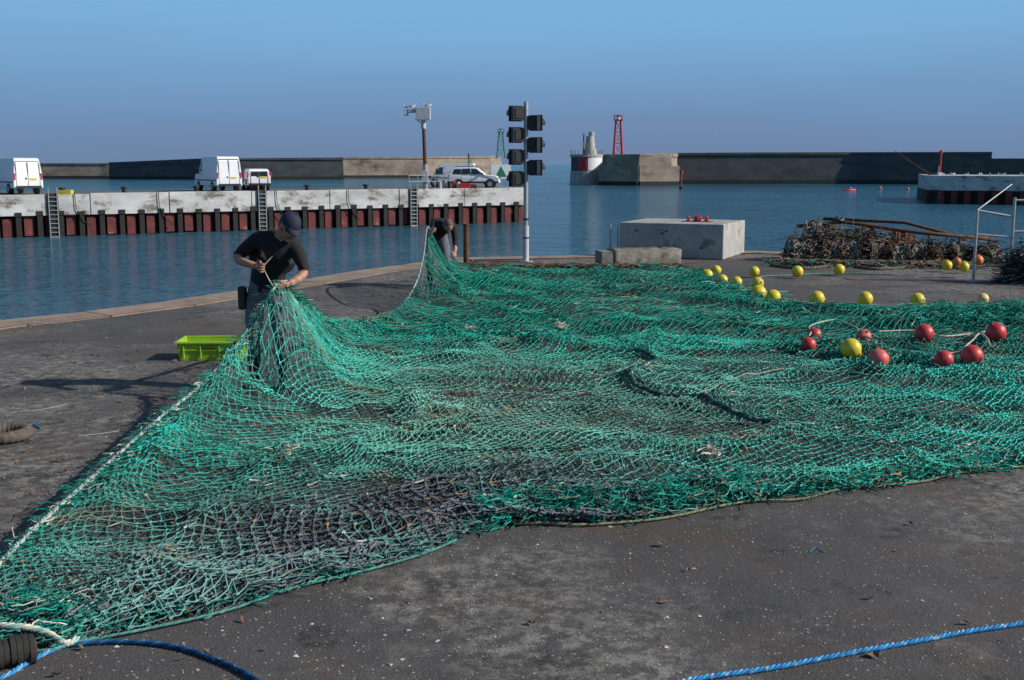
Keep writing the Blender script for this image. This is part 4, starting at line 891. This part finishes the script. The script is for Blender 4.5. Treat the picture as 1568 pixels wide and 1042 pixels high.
def human(name,loc,J,mats,look,cap,parentrz=0):
    o=empty(name,loc); o.rotation_euler=(0,0,parentrz)
    V={}
    def a(k,r,ry=None): V[k]=(J[k],r,ry or r)
    a('pelvis',.15,.135);a('spine',.14,.13);a('chest',.175,.15);a('upchest',.145,.125);a('neck',.066);a('hb',.06)
    for s_ in'RL':
        a(s_+'sh',.088);a(s_+'um',.068);a(s_+'el',.050);a(s_+'fm',.046);a(s_+'wr',.029)
        a(s_+'hip',.105);a(s_+'th',.095);a(s_+'kn',.072);a(s_+'cf',.068);a(s_+'an',.052);a(s_+'hl',.048);a(s_+'toe',.038)
    E_=[('pelvis','spine'),('spine','chest'),('chest','upchest'),('upchest','neck'),('neck','hb')]; Lb=[1,1,1,1,0]
    for s_ in'RL':
        E_+=[('upchest',s_+'sh'),(s_+'sh',s_+'um'),(s_+'um',s_+'el'),(s_+'el',s_+'fm'),(s_+'fm',s_+'wr'),('pelvis',s_+'hip'),(s_+'hip',s_+'th'),(s_+'th',s_+'kn'),(s_+'kn',s_+'cf'),(s_+'cf',s_+'an'),(s_+'an',s_+'hl'),(s_+'hl',s_+'toe')]
        Lb+=[1,1,1,mats.get('fore',0),0,2,2,2,2,3,3,3]
    skinbody('body',V,E_,Lb,[M_skin,M_tee,M_jean,M_boot],o,'pelvis')
    for s_ in'RL':
        wr=Vector(J[s_+'wr']); d=(wr-Vector(J[s_+'fm'])).normalized(); side=Vector(J.get(s_+'side',(0,0,1))); side=(side-d*side.dot(d)).normalized(); pn=d.cross(side)
        if J.get(s_+'palm') is not None:
            if pn.dot(Vector(J[s_+'palm']))<0: pn=-pn
        h=MB(); Mx=Matrix((( *side,0),(*d,0),(*pn,0),(0,0,0,1))).transposed(); Mx.translation=wr
        h.ell((0,.045,0),(.042,.056,.019),M_skin,14,8,M=Mx); h.cyl((0,-.02,0),(0,.02,0),.028,M_skin,n=10,M=Mx)
        for k,(x,l) in enumerate(((-.033,.062),(-.011,.078),(.012,.074),(.034,.066))):
            y0=.085; pts=[(x*.8,.05,0),(x,y0,.004)]
            an=0.5; y=y0;z=.004
            for q in range(3):
                y+=l/3*math.cos(an); z+=l/3*math.sin(an); pts.append((x*(1+.04*q),y,z)); an+=.75
            h.tube(pts,[.010,.0105,.0095,.0088,.006],M_skin,n=8,M=Mx)
        h.tube([(.025,.015,.004),(.048,.035,.014),(.05,.062,.03),(.035,.08,.042)],[.014,.0125,.011,.007],M_skin,n=8,M=Mx)
        h.obj('hand_'+s_,parent=o)
    look=Vector(look).normalized(); up=Vector(J.get('up',(0,0,1))); up=(up-look*up.dot(look)).normalized(); rt=look.cross(up)
    Mh=Matrix(((*rt,0),(*look,0),(*up,0),(0,0,0,1))).transposed(); Mh.translation=Vector(J['head'])
    h=MB()
    def fn(p):
        z=p.z; k=1-(.28*max(0,-z)); y=p.y*(1 if p.y<0 else (.95 if z>-.2 else .98))
        return Vector((p.x*k,y*(1-.08*max(0,-z)),z))
    h.ell((0,0,0),(.077,.098,.118),M_skin,28,18,M=Mh,fn=fn)
    h.tube([(0,.092,.025),(0,.108,-.005),(0,.118,-.028),(0,.098,-.04)],[.008,.011,.015,.008],M_skin,n=8,M=Mh)
    for s_ in(-1,1):
        h.ell((s_*.078,-.005,-.005),(.012,.022,.034),M_skin,10,8,M=Mh); h.ell((s_*.03,.088,.012),(.014,.008,.008),M_white,8,6,M=Mh); h.ell((s_*.03,.095,.012),(.006,.004,.006),M_black,8,6,M=Mh)
        h.ell((s_*.03,.092,.03),(.02,.008,.006),M_hair,8,5,M=Mh)
    h.ell((0,.09,-.065),(.026,.01,.007),mat('lips',(.35,.12,.1)),10,6,M=Mh); h.ell((0,.078,-.1),(.03,.022,.018),M_skin,10,6,M=Mh)
    h.obj('head',parent=o)
    h=MB(); h.ell((0,-.012,.012),(.082,.098,.118),M_hair,24,14,M=Mh,fn=lambda p:Vector((p.x,min(p.y,.35+.5*max(0,p.z)),max(p.z,-.55)))); h.obj('hair',parent=o)
    if cap:
        h=MB(); h.ell((0,-.002,.035),(.09,.108,.105),M_navy,24,10,M=Mh,v0=0,v1=.52)
        n_=12; vs=[];fs=[]
        for k in range(n_+1):
            t=math.radians(20+140*k/n_)
            for rr,zz in((1.0,.032),(1.68,.012)):
                for dz in(0,.006): vs.append((.088*math.cos(t),.10*math.sin(t)*rr,zz+dz-(.02*abs(math.cos(t))if rr>1 else 0)))
        for k in range(n_):
            b_=4*k; fs+=[(b_,b_+2,b_+6,b_+4),(b_+1,b_+5,b_+7,b_+3),(b_+2,b_+3,b_+7,b_+6)]
        h.add(vs,fs,M_navy,True,Mh); h.cyl((0,0,.137),(0,0,.145),.01,M_navy,n=8,M=Mh); h.obj('cap',parent=o)
    return o
J={'pelvis':(-.07,.02,.95),'spine':(-.03,-.02,1.10),'chest':(.03,-.07,1.26),'upchest':(.08,-.12,1.37),'neck':(.14,-.18,1.445),'hb':(.18,-.21,1.50),'head':(.225,-.25,1.535),
 'Rsh':(-.09,-.10,1.41),'Rum':(-.19,-.13,1.33),'Rel':(-.28,-.18,1.245),'Rfm':(-.18,-.27,1.21),'Rwr':(-.05,-.36,1.185),
 'Lsh':(.25,-.16,1.36),'Lum':(.31,-.17,1.24),'Lel':(.35,-.21,1.11),'Lfm':(.30,-.29,1.06),'Lwr':(.215,-.38,1.02),
 'Rhip':(-.16,.03,.88),'Rth':(-.17,-.01,.70),'Rkn':(-.17,-.06,.49),'Rcf':(-.18,-.02,.34),'Ran':(-.19,.04,.10),'Rhl':(-.19,.04,.055),'Rtoe':(-.14,-.15,.04),
 'Lhip':(.03,.02,.88),'Lth':(.06,-.03,.70),'Lkn':(.08,-.08,.49),'Lcf':(.08,-.03,.34),'Lan':(.08,.03,.10),'Lhl':(.08,.03,.055),'Ltoe':(.16,-.14,.04),
 'Rside':(0,.2,1),'Rpalm':(0,-.5,-1),'Lside':(.6,0,.8),'Lpalm':(-.6,.3,-.6),'up':(.2,0,1)}
fp=P(421,594); fman=human('fisherman',Vector((fp.x,fp.y,0)),J,{'fore':0},(.62,-.55,-.62),True)
mp_=MB(); mp_.box((-.27,-.02,.86),(.07,.12,.22),M_black); mp_.obj('belt_pouch',bevel=.02,parent=fman)
rope('mending_cord',[Vector((fp.x+.02,fp.y-.42,1.17)),Vector((fp.x+.07,fp.y-.45,1.08)),Vector((fp.x+.13,fp.y-.48,.99))],.004,[WHT])
a=MB(); q=Vector((fp.x+.0,fp.y-.42,1.17)); a.cyl(q,q+Vector((.08,-.02,.08)),.006,M_white,n=8); a.cyl(q+Vector((.08,-.02,.08)),q+Vector((.11,-.03,.11)),.006,M_white,r1=.002,n=8); a.obj('netting_needle')
J2={'pelvis':(-.12,.25,.84),'spine':(-.08,.14,.97),'chest':(-.02,.0,1.05),'upchest':(.03,-.10,1.07),'neck':(.07,-.2,1.07),'hb':(.09,-.26,1.07),'head':(.11,-.33,1.06),
 'Rsh':(-.13,-.08,1.07),'Rum':(-.18,-.16,.98),'Rel':(-.22,-.26,.88),'Rfm':(-.2,-.36,.92),'Rwr':(-.17,-.46,.97),
 'Lsh':(.18,-.10,1.03),'Lum':(.21,-.15,.91),'Lel':(.22,-.22,.78),'Lfm':(.22,-.3,.70),'Lwr':(.22,-.38,.62),
 'Rhip':(-.22,.25,.78),'Rth':(-.24,.15,.63),'Rkn':(-.24,.05,.46),'Rcf':(-.24,.10,.32),'Ran':(-.24,.18,.10),'Rhl':(-.24,.19,.055),'Rtoe':(-.2,-.0,.04),
 'Lhip':(-.02,.25,.78),'Lth':(.03,.12,.63),'Lkn':(.05,.02,.46),'Lcf':(.05,.08,.32),'Lan':(.05,.16,.10),'Lhl':(.05,.17,.055),'Ltoe':(.1,-.02,.04),
 'Rside':(.5,0,1),'Rpalm':(.5,-.5,-.5),'Lside':(-.5,-.5,.5),'Lpalm':(-.5,-.3,-.6),'up':(0,-.5,.8)}
fp2=Vector((-1.18,19.5,0)); human('fisherman',fp2,J2,{'fore':1},(.2,-.5,-.85),False)
